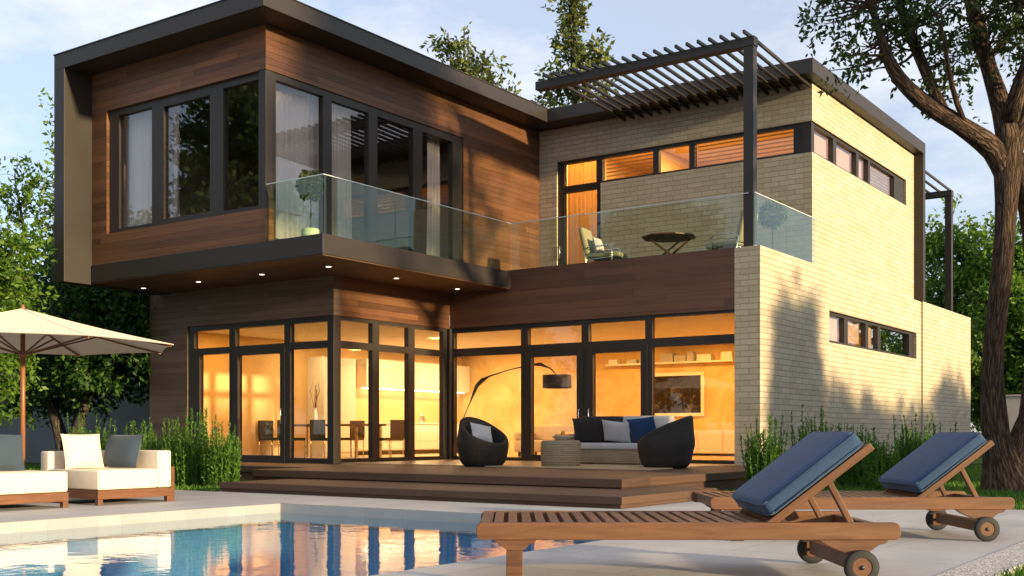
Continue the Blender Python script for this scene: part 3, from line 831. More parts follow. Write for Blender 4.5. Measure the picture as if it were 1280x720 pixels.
# ------------------------------------------------------------------ sun loungers by the pool
def lounger(label, R0, D0):
    c, s = math.cos(YAW), math.sin(YAW)
    loc = (c * R0 - s * D0, s * R0 + c * D0, 0)
    t = thing('sun_lounger', label, 'sun lounger', loc, YAW, 'wooden sun loungers on the paving')
    L, W, Z0, Z1 = 2.535, 1.05, .263, .366
    m = MB()
    for y in (0, W - .05):
        m.prism(rounded(0, L, Z0, Z1, .04, ('bl', 'br', 'tr', 'tl')), y, y + .05)
    m.bar((.07, .05, .315), (.07, W - .05, .315), .05, .085); m.bar((1.98, .05, .30), (1.98, W - .05, .30), .05, .06); m.bar((L - .09, .05, .31), (L - .09, W - .05, .31), .06, .07)
    m.build('frame', M['teak'], t, True, .005)
    m = MB(); x = .02
    while x < 1.84:
        m.box(x, x + .056, .052, W - .052, Z1 - .024, Z1 - .003); x += .0855
    m.build('slatted_bed', M['teak'], t, True, .003)
    for y in (0, W - .05):
        m = MB()
        m.prism([(.10, Z0 - .001), (.36, Z0 - .001), (.34, Z0 - .022), (.315, Z0 - .028), (.295, Z0 - .055), (.275, Z0 - .062), (.185, Z0 - .062), (.165, Z0 - .045), (.145, Z0 - .04), (.125, Z0 - .018)], y + .002, y + .048)
        m.box(.18, .28, y + .003, y + .047, 0, Z0 - .0625)
        m.build('leg', M['teak'], t, True, .004)
        m = MB(); yb = y + .002
        m.prism([(a + .185, b) for a, b in [(1.86, Z0 - .001), (2.28, Z0 - .001), (2.26, Z0 - .02), (2.22, Z0 - .03), (2.19, Z0 - .05), (2.16, Z0 - .075), (2.12, Z0 - .085), (2.03, Z0 - .085), (1.97, Z0 - .06), (1.90, Z0 - .028)]], yb, yb + .046)
        m.build('wheel_bracket', M['teak'], t, True, .004)
    m = MB(); m.tube([(2.29, -.045, .103), (2.29, W + .045, .103)], .012, 10); m.box(2.25, 2.33, .052, W - .052, .075, .165); m.build('axle', M['teak'], t, True, .004)
    for y in (-.048, W + .003):
        w = MB(); cy = y + .022; r = .103
        w.lathe([(r * .58, -.020), (r * .93, -.022), (r, -.014), (r, .014), (r * .93, .022), (r * .58, .020), (r * .58, -.020)], 36, (2.29, cy, .103), 'y')
        wo = w.build('wheel', M['rubber'], t, True)
        h = MB(); h.lathe([(.0005, -.016), (r * .575, -.016), (r * .575, .016), (.0005, .016)], 30, (2.29, cy, .103), 'y', False); h.build('hub', M['teak'], wo, True, .003)
        h = MB(); h.lathe([(.0005, -.026), (.012, -.026), (.015, -.020), (.015, .020), (.012, .026), (.0005, .026)], 14, (2.29, cy, .103), 'y'); h.build('hub_cap', M['black'], wo, True)
    # backrest, raised
    hx, hz, ang, bl = 1.807, .375, rad(37.6), .735
    dx, dz = math.cos(ang), math.sin(ang)
    def B(l, y, up): return (hx + dx * l - dz * up, y, hz + dz * l + dx * up)
    m = MB()
    for y in (.085, W - .125): m.bar(B(-.12, y + .02, 0), B(bl, y + .02, 0), .042, .05, (-dz, 0, dx))
    m.bar(B(bl - .03, .127, 0), B(bl - .03, W - .127, 0), .04, .045, (-dz, 0, dx))
    k = -.08
    while k < bl - .1:
        m.bar(B(k, .127, .012), B(k, W - .127, .012), .06, .02, (-dz, 0, dx)); k += .0855
    m.build('backrest', M['teak'], t, True, .004)
    for y in (.15, W - .19):
        m = MB(); m.bar(B(.41, y + .02, -.03), (2.29, y + .02, .335), .052, .034); m.build('prop', M['teak'], t, True, .003)
    m = MB()
    m.rbox(-.02, .70, .055, W - .055, .03, .150, .04, 4)
    m.v = [B(x, y, z + .012 * math.sin((x + .02) / .72 * PI) * math.sin(y / W * PI)) for x, y, z in m.v]
    cu = m.build('cushion', M['blue'], t, True)
    p = MB()
    for z in (.052, .128):
        y0, y1, xa, xb = .053, W - .053, -.022, .702
        p.tube([B(xa + .045, y0, z), B(xb - .045, y0, z), B(xb - .012, y0 + .012, z), B(xb, y0 + .045, z), B(xb, y1 - .045, z), B(xb - .012, y1 - .012, z), B(xb - .045, y1, z), B(xa + .045, y1, z), B(xa + .012, y1 - .012, z), B(xa, y1 - .045, z), B(xa, y0 + .045, z), B(xa + .012, y0 + .012, z), B(xa + .045, y0, z)], .005, 6)
    p.build('piping', M['blue'], cu, True)
    return t
lounger('nearest wooden sun lounger with slate blue back cushion, its foot end beside the pool', -.2145, 6.74)
lounger('farther wooden sun lounger with slate blue back cushion, near the rosemary bushes and tree trunk', 1.655, 9.42)

# ------------------------------------------------------------------ cream lounge seats by the pool
def lounge_seat(label, y0, y1, arm_right, cushions):
    t = thing('lounge_seat', label, 'outdoor sofa', (-12.85, (y0 + y1) / 2, 0), 0, 'cream lounge seats on the paving')
    xb, xf = -13.50, -12.25
    m = MB()
    m.box(xf - .045, xf, y0, y1, .075, .185); m.box(xb, xb + .045, y0, y1, .075, .185)
    m.box(xb + .046, xf - .046, y0, y0 + .045, .075, .185); m.box(xb + .046, xf - .046, y1 - .045, y1, .075, .185)
    m.box(xb + .046, xf - .046, y0 + .046, y1 - .046, .14, .18)
    ya = y1 + .028 if arm_right else y0 - .028
    m.box(xf - .10, xf - .01, ya - .025, ya + .025, 0, .46); m.box(xb + .02, xb + .1, ya - .025, ya + .025, 0, .46); m.box(xf - .9, xf - .101, ya - .02, ya + .02, .08, .18)
    m.build('frame', M['darkwood'] if False else M['teak_dark'], t, False, .004)
    for x in (xb + .002, xf - .072):
        for y in (y0 + .002, y1 - .072):
            m = MB(); m.box(x, x + .07, y, y + .07, 0, .0745); m.build('leg', M['teak_dark'], t, False, .004)
    at = .215
    ys0, ys1 = (y0 + .004, y1 - at - .002) if arm_right else (y0 + at + .002, y1 - .004)
    m = MB(); m.rbox(xb + .19, xf - .004, ys0, ys1, .19, .436, .022, 3); m.build('seat', M['cream'], t)
    m = MB(); m.rbox(xb + .004, xb + .186, y0 + .004, y1 - .004, .19, .665, .022, 3); m.build('backrest', M['cream'], t)
    m = MB()
    a0, a1 = (y1 - at, y1 - .004) if arm_right else (y0 + .004, y0 + at)
    m.rbox(xb + .19, xf - .004, a0, a1, .19, .672, .022, 3); m.build('armrest', M['cream'], t)
    return t
lounge_seat('cream lounge seat with two cushions and an armrest at its house end', 8.55, 9.665, True, 0)
lounge_seat('cream lounge seat cut off at the left edge with one slate cushion', 6.75, 8.14, False, 0)
def cushion(label, mat, loc, rz, lean, w, h, t, group, seed=0, roll=0, cat='cushion'):
    m = pillow(w, h, t, seed)
    o = m.build('cushion', M[mat], None)
    o.matrix_world = Matrix.Translation(loc) @ Matrix.Rotation(rz, 4, 'Z') @ Matrix.Rotation(lean, 4, 'X') @ Matrix.Rotation(roll, 4, 'Y')
    return tag(o, label, cat, group)
GL = 'cushions on the cream lounge seats'
cushion('cream cushion with piped edge leaning on the cream lounge seat backrest', 'cream', (-13.08, 8.90, .665), PI / 2, -.24, .58, .47, .2, GL, 1)
cushion('slate grey cushion leaning between the cream cushion and the armrest', 'slate', (-12.80, 9.30, .665), .10, -.26, .64, .46, .2, GL, 2)
cushion('slate grey cushion on the lounge seat at the left edge of the photo', 'slate', (-13.06, 7.73, .665), PI / 2 - .1, -.26, .62, .48, .2, GL, 3, .05)

# ------------------------------------------------------------------ umbrella
ux, uy = -15.3, 9.42
um = thing('garden_umbrella', 'large cream octagonal garden umbrella on a slim wooden pole', 'umbrella', (ux, uy, 0))
m = MB(); m.tube([(ux, uy, .08), (ux, uy, 2.66)], .034, 14); m.lathe([(.034, 2.00), (.055, 2.01), (.055, 2.10), (.034, 2.11)], 16, (ux, uy, 0)); m.build('pole', M['teak_pole'], um)
m = MB(); m.rbox(ux - .3, ux + .3, uy - .3, uy + .3, 0, .09, .015, 2); m.lathe([(.06, .09), (.055, .36), (.036, .37)], 16, (ux, uy, 0)); m.build('base', M['black'], um)
ur = 2.2; a0 = YAW + PI * 0.0
rim = [(ux + ur * math.cos(a0 + k * PI / 4), uy + ur * math.sin(a0 + k * PI / 4), 2.19) for k in range(8)]
def can(off, shrink=0):
    mm = MB(); apex = Vector((ux, uy, 2.715 + off))
    for k in range(8):
        A, B_ = Vector(rim[k]), Vector(rim[(k + 1) % 8])
        A.z += off; B_.z += off
        n = 8
        def fn(a, b):
            p = A.lerp(B_, a); q = apex.lerp(p, max(b, .004))
            q.z -= .045 * math.sin(PI * b) * (1 - .3 * math.sin(PI * a)) * .55 - 0
            q.z += .03 * math.sin(PI * a) * b * b * 0
            return q - (p - apex) * (.018 * math.sin(PI * a) * b * b)
        mm.grid(fn, n, n)
    return mm
m = can(0); u2 = can(-.006)
m.join(u2)
# hem closing the two skins
cano = m.build('canopy', M['canopy'], um)
for k in range(8):
    q = MB(); A = Vector(rim[k]); ap = Vector((ux, uy, 2.715))
    q.tube([ap.lerp(A, f) - Vector((0, 0, .045 * .55 * math.sin(PI * f) - .002)) for f in (.01, .125, .25, .375, .5, .625, .75, .875, 1.0)], .006, 6); q.build('seam', M['canopy'], cano)
hub = MB(); hub.lathe([(.001, 2.78), (.02, 2.77), (.03, 2.73), (.03, 2.66), (.045, 2.64), (.045, 2.57), (.001, 2.56)], 14, (ux, uy, 0)); hub.build('finial', M['teak_pole'], um)
for k in range(8):
    A = Vector(rim[k]); ap = Vector((ux, uy, 2.66)); 
    rb = MB(); pts = [ap.lerp(A, f) - Vector((0, 0, .026 + .025 * math.sin(PI * f))) for f in (.02, .25, .5, .75, .985)]
    for a, b in zip(pts, pts[1:]): rb.bar(a, b, .018, .026)
    ro_ = rb.build('rib', M['teak_dark'], um)
    st = MB(); st.bar(Vector((ux, uy, 2.05)) + (A - Vector((ux, uy, A.z))) * .02, pts[2] - Vector((0, 0, .012)), .016, .024); st.build('strut', M['teak_dark'], ro_)

# ------------------------------------------------------------------ furniture on the deck
def egg_chair(label, loc, face, lo, ex):
    t = thing('egg_chair', label, 'armchair', loc, face, 'dark woven egg chairs on the deck')
    def hgt(th):
        k = (1 - math.cos(th)) / 2
        return lo + (.88 - lo) * (k ** ex)
    def fn(a, b):
        th = a * 2 * PI                      # 0 = front (+x)
        H = hgt(th); k = (1 - math.cos(th)) / 2
        if b < .08:                          # underside
            f = b / .08; r = .40 * .84 * f; z = 0.0
        elif b < .62:                        # outside
            f = (b - .08) / .54
            z = H * f - 0
            r = .40 + .085 * math.sin(min(1, z / .60) * PI * .62) - .16 * max(0, (z - .42)) * 1.1
            z = min(z, H)
            r *= 1 - .16 * (1 - min(1, z / .13)) ** 2
        elif b < .70:                        # rolled rim
            f = (b - .62) / .08 * PI
            rt = .40 + .085 * math.sin(min(1, H / .60) * PI * .62) - .16 * max(0, (H - .42)) * 1.1
            r = rt - .045 * (1 - math.cos(f)); z = H + .055 * math.sin(f)
        else:                                # inside
            f = (b - .70) / .30
            rt = .40 + .085 * math.sin(min(1, H / .60) * PI * .62) - .16 * max(0, (H - .42)) * 1.1 - .09
            zz = H + (.30 - H) * min(1, f / .55) ** .8
            r = rt * (1 - .12 * min(1, f / .55)) if f < .55 else rt * .88 * (1 - (f - .55) / .45); z = zz
        ox = -.06 * max(0, z - .3) * 2 * k
        return (r * math.cos(th) * 1.04 + ox, r * math.sin(th), z)
    m = MB(); m.grid(fn, 48, 50, True, True)
    # arc length uv for the weave
    m.build('shell', M['egg'], t, True)
    s = MB(); s.lathe([(.001, .40), (.2, .40), (.285, .385), (.31, .35), (.30, .31), (.001, .30)], 28); s.build('seat_pad', M['dgrey'], t, True)
    return t
ang_l = math.atan2(.5733 * .62 - .8192 * .78, .8194 * .62 + .5733 * .78)
egg_chair('charcoal woven egg chair holding a white cushion, left of the rattan drum table', (-12.62, 17.08, dk), ang_l, .38, .95)
ang_r = math.atan2(-.5733 * .97 + .8192 * .2, -.8194 * .97 - .5733 * .2)
egg_chair('charcoal woven egg chair turned to the rattan sofa, in front of its right arm', (-9.26, 17.98, dk), ang_r, .42, .62)
GE = 'cushions on the deck furniture'
cushion('pale grey cushion tilted inside the egg chair left of the drum table', 'lgrey', (-12.66, 17.10, dk + .62), ang_l + PI / 2, -.55, .46, .40, .15, GE, 5, .22)
cushion('pale grey cushion peeking over the rim of the egg chair at the sofa end', 'lgrey', (-9.22, 18.0, dk + .64), ang_r + PI / 2, -.5, .42, .42, .14, GE, 6, .1)

dt = thing('drum_table', 'round woven rattan drum table with a fruit bowl on top', 'side table', (-11.25, 17.65, dk))
m = MB(); m.lathe([(.001, 0), (.335, 0), (.36, .03), (.372, .18), (.378, .30), (.37, .44), (.352, .475), (.33, .487), (.001, .49)], 40); m.build('drum', M['rattan'], dt, True)
bw = thing('fruit_bowl', 'shallow white bowl of oranges on the rattan drum table', 'bowl', (-11.19, 17.62, dk + .49))
m = MB(); m.lathe([(.001, .0), (.08, .0), (.085, .012), (.15, .035), (.205, .075), (.21, .08), (.203, .082), (.14, .045), (.06, .022), (.001, .02)], 32); m.build('bowl', M['white'], bw, True)
for k, (x, y, z) in enumerate(((-.06, .02, .075), (.05, -.05, .075), (.045, .06, .075), (-.03, -.075, .075), (.005, .0, .135))):
    m = MB(); m.lathe([(.0005, -.042), (.018, -.038), (.034, -.024), (.042, 0), (.034, .024), (.018, .037), (.006, .038), (.0005, .036)], 16, (x, y, z)); 
    o = m.build('orange', M['orange'], None); o.location = bw.location; tag(o, 'orange heaped with others in the white bowl', 'fruit', 'oranges in the white bowl')

sf = thing('rattan_sofa', 'woven rattan sofa with a pale grey seat pad before the glass doors', 'sofa', (-11.05, 19.4, dk))
x0, x1, y0, y1 = -12.22, -9.86, 18.92, 19.9
m = MB(); m.rbox(x0 + .2, x1 - .2, y0 + .02, y1 - .14, dk + .03, dk + .30, .02, 2); m.build('base', M['rattan'], sf)
m = MB(); m.rbox(x0, x0 + .198, y0, y1, dk + .02, dk + .60, .03, 2); m.build('armrest', M['rattan'], sf)
m = MB(); m.rbox(x1 - .198, x1, y0, y1, dk + .02, dk + .60, .03, 2); m.build('armrest', M['rattan'], sf)
m = MB(); m.rbox(x0 + .2, x1 - .2, y1 - .138, y1, dk + .03, dk + .86, .03, 2); m.build('backrest', M['rattan'], sf)
m = MB(); m.rbox(x0 + .205, x1 - .205, y0 - .01, y1 - .145, dk + .302, dk + .43, .04, 3); m.build('seat_pad', M['lgrey'], sf)
m = MB(); m.rbox(x0 + .205, (x0 + x1) / 2 - .01, y1 - .36, y1 - .142, dk + .435, dk + .96, .06, 3); m.build('back_pad', M['dgrey'], sf)
m = MB(); m.rbox((x0 + x1) / 2 + .01, x1 - .1, y1 - .36, y1 - .142, dk + .602, dk + .96, .06, 3); m.build('back_pad', M['lgrey'], sf)
cushion('charcoal cushion at the left end of the rattan sofa', 'dgrey', (-11.66, 19.36, dk + .68), .06, .26, .74, .50, .2, GE, 7)
cushion('pale grey cushion in the middle of the rattan sofa', 'lgrey', (-11.0, 19.28, dk + .65), -.05, .42, .62, .46, .18, GE, 8, .12)
cushion('navy blue cushion on the rattan sofa beside the pale grey cushion', 'navy', (-10.42, 19.30, dk + .68), -.1, .30, .64, .50, .2, GE, 9, -.1)

# ------------------------------------------------------------------ terrace and balcony furniture
bt = thing('bistro_table', 'folding bistro table with a dark octagonal slatted top on the roof terrace', 'table', (-11.2, 21.9, 4.40), .3)
m = MB()
oct_ = [(.60 * math.cos(PI / 8 + k * PI / 4), .60 * math.sin(PI / 8 + k * PI / 4)) for k in range(8)]
m.prism(oct_, .70, .735, 'xy'); m.build('tabletop', M['teak'], bt, True, .006)
for y in (-.26, .26):
    for s_ in (-1, 1):
        m = MB(); yy = y + .022 * s_
        m.bar((-.46 * s_, yy, .0), (.40 * s_, yy, .698), .03, .045); m.build('leg', M['teak'], bt, True, .003)
m = MB(); m.bar((-.40, -.24, .1), (-.40, .24, .1), .03, .03); m.bar((.40, -.24, .1), (.40, .24, .1), .03, .03); m.build('brace', M['darkwood'], bt, True)
def terrace_chair(label, loc, rz, extra):
    t = thing('terrace_chair', label, 'chair', loc, rz, 'cushioned armchairs on the roof terrace')
    for y in (-.29, .29):
        m = MB(); m.tube([(.33, y, 0), (.35, y, .45), (.33, y, .58), (.25, y, .62), (-.22, y, .60), (-.32, y, .52), (-.26, y, .25), (-.30, y, .0)], .014, 8); m.build('arm_frame', M['chrome'], t, True)
    m = MB(); m.tube([(.28, -.28, .36), (.28, .28, .36)], .012, 8); m.tube([(-.26, -.28, .33), (-.26, .28, .33)], .012, 8)
    for y in (-.24, .24): m.tube([(.3, y, .36), (-.25, y, .33), (-.42, y, 1.0)], .013, 8)
    m.build('frame', M['chrome'], t, True)
    m = MB(); m.rbox(-.27, .52, -.265, .265, .36, .47, .04, 3); m.build('seat_pad', M['khaki'], t, True)
    m = MB(); m.rbox(-.06, .06, -.265, .265, 0, .66, .045, 3); m.xf(Matrix.Translation((-.26, 0, .42)) @ Matrix.Rotation(-.24, 4, 'Y')); m.build('back_pad', M['khaki'], t, True)
    return t
terrace_chair('khaki padded terrace armchair by the terrace door, left of the bistro table', (-12.75, 21.7, 4.40), .15, True)
terrace_chair('khaki padded terrace armchair between the bistro table and the tall post', (-9.72, 21.9, 4.40), PI - .15, False)
cushion('white cushion on the terrace armchair by the terrace door', 'lgrey', (-12.84, 21.7, 5.08), .15 + PI / 2, -.3, .42, .34, .15, 'cushions on the terrace chairs', 11)

# ------------------------------------------------------------------ things behind the glass
cur = []
def curtain(label, axis, pos, a0, a1, z0, z1, mat, folds, seed, group):
    rng = random.Random(seed); ph = [rng.uniform(0, 6) for _ in range(4)]
    n = max(16, int(folds * 10)); 
    def off(a): return .045 * math.sin(2 * PI * folds * a + ph[0]) + .018 * math.sin(2 * PI * folds * 2.3 * a + ph[1])
    m = MB()
    for sgn, flip in ((0, False), (.006, True)):
        def fn(a, b):
            aa = 1 - a if flip else a
            o = off(aa) * (.55 + .45 * b) + sgn
            A = a0 + (a1 - a0) * aa + .01 * math.sin(7 * b + ph[2])
            z = z1 + (z0 - z1) * b
            return (A, pos + o, z) if axis == 'x' else (pos + o, A, z)
        m.grid(fn, n, 10)
    o = m.build('curtain', M[mat], None); tag(o, label, 'curtain', group); return o
GB = 'pale curtains behind the dark upstairs windows'
curtain('pale curtain behind the first pane of the upper corner window, beside its left end', 'x', Ys + .40, -20.5, -19.62, 5.0, 7.9, 'curtain', 6, 1, GB)
curtain('pale curtain at the left side of the middle pane of the upper corner window', 'x', Ys + .40, -19.35, -18.72, 5.0, 7.9, 'curtain', 6, 2, GB)
curtain('wide pale curtain behind the balcony glass nearest the house corner', 'y', Xu - .40, 15.1, 16.5, 4.5, 7.9, 'curtain', 9, 3, GB)
curtain('pale curtain behind the second balcony pane', 'y', Xu - .40, 16.65, 17.25, 4.5, 7.9, 'curtain', 5, 4, GB)
curtain('narrow pale curtain behind the last balcony pane beside the timber wall', 'y', Xu - .40, 19.8, 20.2, 4.5, 7.9, 'curtain', 3, 5, GB)
curtain('amber curtain glowing behind the terrace door', 'x', Y3 + .5, -15.2, -14.35, 4.5, 8.0, 'curtain_warm', 6, 6, None)

# dining table, chairs, vase
tb = thing('dining_table', 'long dark dining table inside the ground floor corner room', 'table', (-19.55, 20.2, .30))
m = MB(); m.box(-1.35, 1.35, -.5, .5, .77, .82); m.build('tabletop', M['darkwood'], tb, True, .004)
for x in (-1.25, 1.19):
    for y in (-.45, .39):
        m = MB(); m.box(x, x + .06, y, y + .06, 0, .769); m.build('leg', M['chrome'], tb, True)
def dining_chair(label, x, y, rz):
    t = thing('dining_chair', label, 'chair', (x, y, .30), rz, 'dining chairs at the dark table')
    m = MB(); m.rbox(-.24, .24, -.24, .24, .42, .49, .02, 2); m.build('seat', M['dgrey'], t, True)
    m = MB(); m.rbox(-.26, -.20, -.24, .24, .47, .92, .02, 2); m.build('backrest', M['dgrey'], t, True)
    for a in (-.22, .22):
        for b in (-.22, .22):
            m = MB(); m.tube([(a, b, 0), (a, b, .42)], .012, 8); m.build('leg', M['chrome'], t, True)
dining_chair('dark dining chair at the left end of the dining table', -21.15, 19.75, 0)
dining_chair('dark dining chair on the near long side of the table by the vase', -20.15, 19.45, PI / 2)
dining_chair('dark dining chair on the near long side, right of the one by the vase', -19.1, 19.5, PI / 2)
dining_chair('dark dining chair at the far long side of the dining table', -19.6, 20.95, -PI / 2)
dining_chair('dark dining chair at the right end of the dining table facing the kitchen', -17.95, 20.55, PI)
vs = thing('vase', 'slim white vase of bare twigs on the dark dining table', 'vase', (-20.05, 20.15, 1.12))
m = MB(); m.lathe([(.001, 0), (.05, 0), (.055, .1), (.05, .3), (.035, .38), (.04, .40), (.03, .40), (.03, .05), (.001, .04)], 20); m.build('vessel', M['white'], vs, True)
rng = random.Random(4)
m = MB()
for k in range(9):
    a = rng.uniform(0, 2 * PI); sp = rng.uniform(.04, .17)
    m.tube([(0, 0, .3), (sp * .5 * math.cos(a), sp * .5 * math.sin(a), .6), (sp * math.cos(a + .5), sp * math.sin(a + .5), .82), (sp * .5 * math.cos(a + .9), sp * .5 * math.sin(a + .9), rng.uniform(.92, 1.08))], [.006, .005, .004, .002], 5)
m.build('twigs', M['darkwood'], vs, True)

# kitchen along the left wall
kt = thing('kitchen_unit', 'white kitchen base units with drawers along the inner wall', 'kitchen', (-21.2, 25, .30))
m = MB(); m.box(-21.49, -20.92, 22.6, 27.9, .42, 1.16); m.build('carcass', M['white'], kt)
y = 22.62
while y < 27.8:
    for z0_, z1_ in ((.44, .66), (.67, .90), (.91, 1.14)):
        m = MB(); m.box(-20.918, -20.90, y, y + .86, z0_, z1_); m.build('drawer_front', M['white'], kt, False, .003)
    y += .875
m = MB(); m.box(-21.49, -20.88, 22.58, 27.92, 1.162, 1.20); m.build('worktop', M['white'], kt, False, .003)
m = MB(); m.box(-21.49, -20.97, 22.65, 27.85, .301, .418); m.build('plinth', M['metal'], kt)
kw = thing('wall_cupboard', 'row of white kitchen wall cupboards with a glowing light strip below', 'cupboard', (-21.3, 25, 2.1))
m = MB(); m.box(-21.49, -21.14, 23.2, 27.9, 2.16, 2.95); m.build('carcass', M['white'], kw)
for k in range(5):
    m = MB(); m.box(-21.138, -21.12, 23.21 + k * .94, 24.14 + k * .94, 2.15, 2.96); m.build('cupboard_door', M['white'], kw, False, .003)
m = MB(); m.box(-21.4, -21.25, 23.3, 27.8, 2.135, 2.155); m.build('light_strip', M['strip'], kw)
tc_ = thing('tall_cupboard', 'tall pale cupboard beside the kitchen units', 'cupboard', (-21.2, 21.9, .3))
m = MB(); m.box(-21.49, -20.92, 21.3, 22.55, .302, 2.9); m.build('carcass', M['plaster_white'], tc_, False, .004)
for k in range(2):
    m = MB(); m.box(-20.918, -20.90, 21.32 + .61 * k, 21.92 + .61 * k, .40, 2.88); m.build('cupboard_door', M['plaster_white'], tc_, False, .003)
kp = thing('coffee_pot', 'small steel pot on the kitchen worktop', 'pot', (-21.15, 25.6, 1.20))
m = MB(); m.lathe([(.001, 0), (.09, 0), (.085, .12), (.06, .2), (.065, .22), (.02, .25), (.001, .26)], 20); m.build('pot_body', M['chrome'], kp, True)
m = MB(); m.tube([(.08, 0, .17), (.14, 0, .16), (.14, 0, .06), (.085, 0, .04)], .01, 8); m.build('handle', M['black'], kp, True)

# arc lamp
al = thing('arc_lamp', 'black arc floor lamp with a grey drum shade behind the glass doors', 'lamp', (-16.85, 21.6, .30))
m = MB(); m.lathe([(.001, 0), (.2, 0), (.2, .04), (.19, .05), (.001, .05)], 28); m.build('base', M['black'], al, True)
pts = [(-16.85, .35), (-16.62, 1.12), (-16.35, 1.62), (-16.14, 2.03), (-15.98, 2.16), (-15.76, 2.25), (-15.2, 2.38), (-14.55, 2.48), (-14.32, 2.48), (-14.05, 2.38), (-13.90, 2.24)]
rr = [.012, .012, .013, .05, .055, .02, .012, .02, .045, .016, .010]
m = MB(); m.tube([(x, 21.6, z) for x, z in pts], rr, 10); m.build('arm', M['black'], al)
m = MB(); m.lathe([(.30, 1.92), (.33, 1.92), (.33, 2.22), (.30, 2.22), (.30, 1.92)], 28, (-13.87, 21.6, 0)); m.lathe([(.001, 2.2), (.30, 2.2)], 28, (-13.87, 21.6, 0)); m.build('lamp_shade', M['shade'], al)

# picture, shelf, sideboard, sofa
ix, _ = 0, 0
pc = thing('picture', 'large dark framed picture on the far living room wall', 'picture', (-13.6, BY - .03, 2.0))
m = MB(); bxs = ((-14.90, -13.24, 1.36, 1.45), (-14.90, -13.24, 2.47, 2.56), (-14.90, -14.81, 1.45, 2.47), (-13.33, -13.24, 1.45, 2.47))
for a, b, c, d in bxs: m.box(a, b, BY - .06, BY - .012, c, d)
m.build('frame', M['white'], pc)
def mat_art():
    mm, nt, out = newmat('dark abstract print'); g = G(nt)
    f = g.noise(g.obj(), 2.2, 9, .72, 1.5)
    g.out(out, g.bsdf(g.ramp(f, [(.0, (.020, .014, .010, 1)), (.56, (.030, .020, .014, 1)), (.62, (.16, .13, .10, 1)), (.66, (.03, .02, .015, 1)), (.75, (.2, .17, .13, 1))]), .95, None, 0, .1))
    return mm
M['art'] = mat_art()
m = MB(); m.box(-14.81, -13.33, BY - .045, BY - .014, 1.45, 2.47); m.build('print', M['art'], pc)
sh = thing('wall_shelf', 'wall shelf of white boxes and books high on the living room wall', 'shelf', (-14, BY - .12, 2.9))
m = MB(); m.box(-16.2, -12.3, BY - .26, BY - .01, 2.80, 2.84); m.build('board', M['white'], sh)
rng = random.Random(9); x = -16.1
while x < -12.5:
    w_ = rng.uniform(.12, .45)
    if rng.random() < .8:
        m = MB(); m.box(x, x + w_, BY - .23, BY - .05, 2.842, 2.842 + rng.uniform(.1, .3)); m.build('box', M['lgrey'] if rng.random() < .4 else M['white'], sh)
    x += w_ + rng.uniform(.01, .12)
sb = thing('sideboard', 'low pale sideboard inside behind the right hand glazing', 'cabinet', (-12.4, BY - .5, .3))
m = MB(); m.box(-13.9, -11.0, BY - .55, BY - .012, .36, .98); m.build('carcass', M['plaster_white'], sb, False, .004)
for k in range(4):
    m = MB(); m.box(-13.88 + k * .72, -13.19 + k * .72, BY - .57, BY - .552, .38, .96); m.build('cabinet_door', M['plaster_white'], sb, False, .003)
for x in (-13.7, -11.3):
    m = MB(); m.box(x, x + .1, BY - .5, BY - .1, .302, .36); m.build('foot', M['black'], sb)
ws = thing('armchair', 'white upholstered armchair inside, between the doors and the arc lamp', 'armchair', (-15.9, 24.3, .30))
m = MB(); m.rbox(-.75, .75, -.45, .45, .12, .42, .05, 3); m.build('seat', M['cream'], ws, True)
m = MB(); m.rbox(-.75, .75, .32, .5, .40, .80, .05, 3); m.build('backrest', M['cream'], ws, True)
for s_ in (-1, 1):
    m = MB(); m.rbox(min(.56 * s_, .75 * s_), max(.56 * s_, .75 * s_), -.45, .315, .425, .62, .05, 3); m.build('armrest', M['cream'], ws, True)
for x in (-.65, .6):
    for y in (-.38, .38):
        m = MB(); m.box(x, x + .05, y, y + .05, 0, .125); m.build('leg', M['darkwood'], ws, True)

# ------------------------------------------------------------------ walls and a neighbour
m = MB(); m.box(-46, -21.82, 20.0, 20.25, 0, 2.42); m.box(-46, -21.82, 19.96, 20.29, 2.422, 2.47)
gw = m.build('garden_wall', M['grey_wall']); tag(gw, 'dark grey rendered garden wall behind the bushy tree on the left', 'wall')
m = MB(); m.box(-8.3, 22, 41.0, 41.25, 0, 2.15); m.box(-8.3, 22, 40.96, 41.29, 2.152, 2.2)
pw = m.build('garden_wall', M['pale_wall']); tag(pw, 'pale rendered garden wall behind the big tree trunk on the right', 'wall')
nb = thing('neighbour_house', 'distant house with a red tiled roof glimpsed beside the big tree trunk', 'house', (-8, 82, 0))
m = MB(); m.box(-14.5, 0, 78, 86, 0, 10.6); m.build('wall', M['pale_wall'], nb)
m = MB(); m.prism([(77.2, 10.6), (86.8, 10.6), (82, 13.2)], -15.3, .8, 'yz'); m.build('roof', M['tile_red'], nb)
for x in (-12.5, -8, -3.5):
    m = MB(); m.box(x - .6, x + .6, 77.93, 77.99, 8.4, 9.9); m.build('window', M['black'], nb)

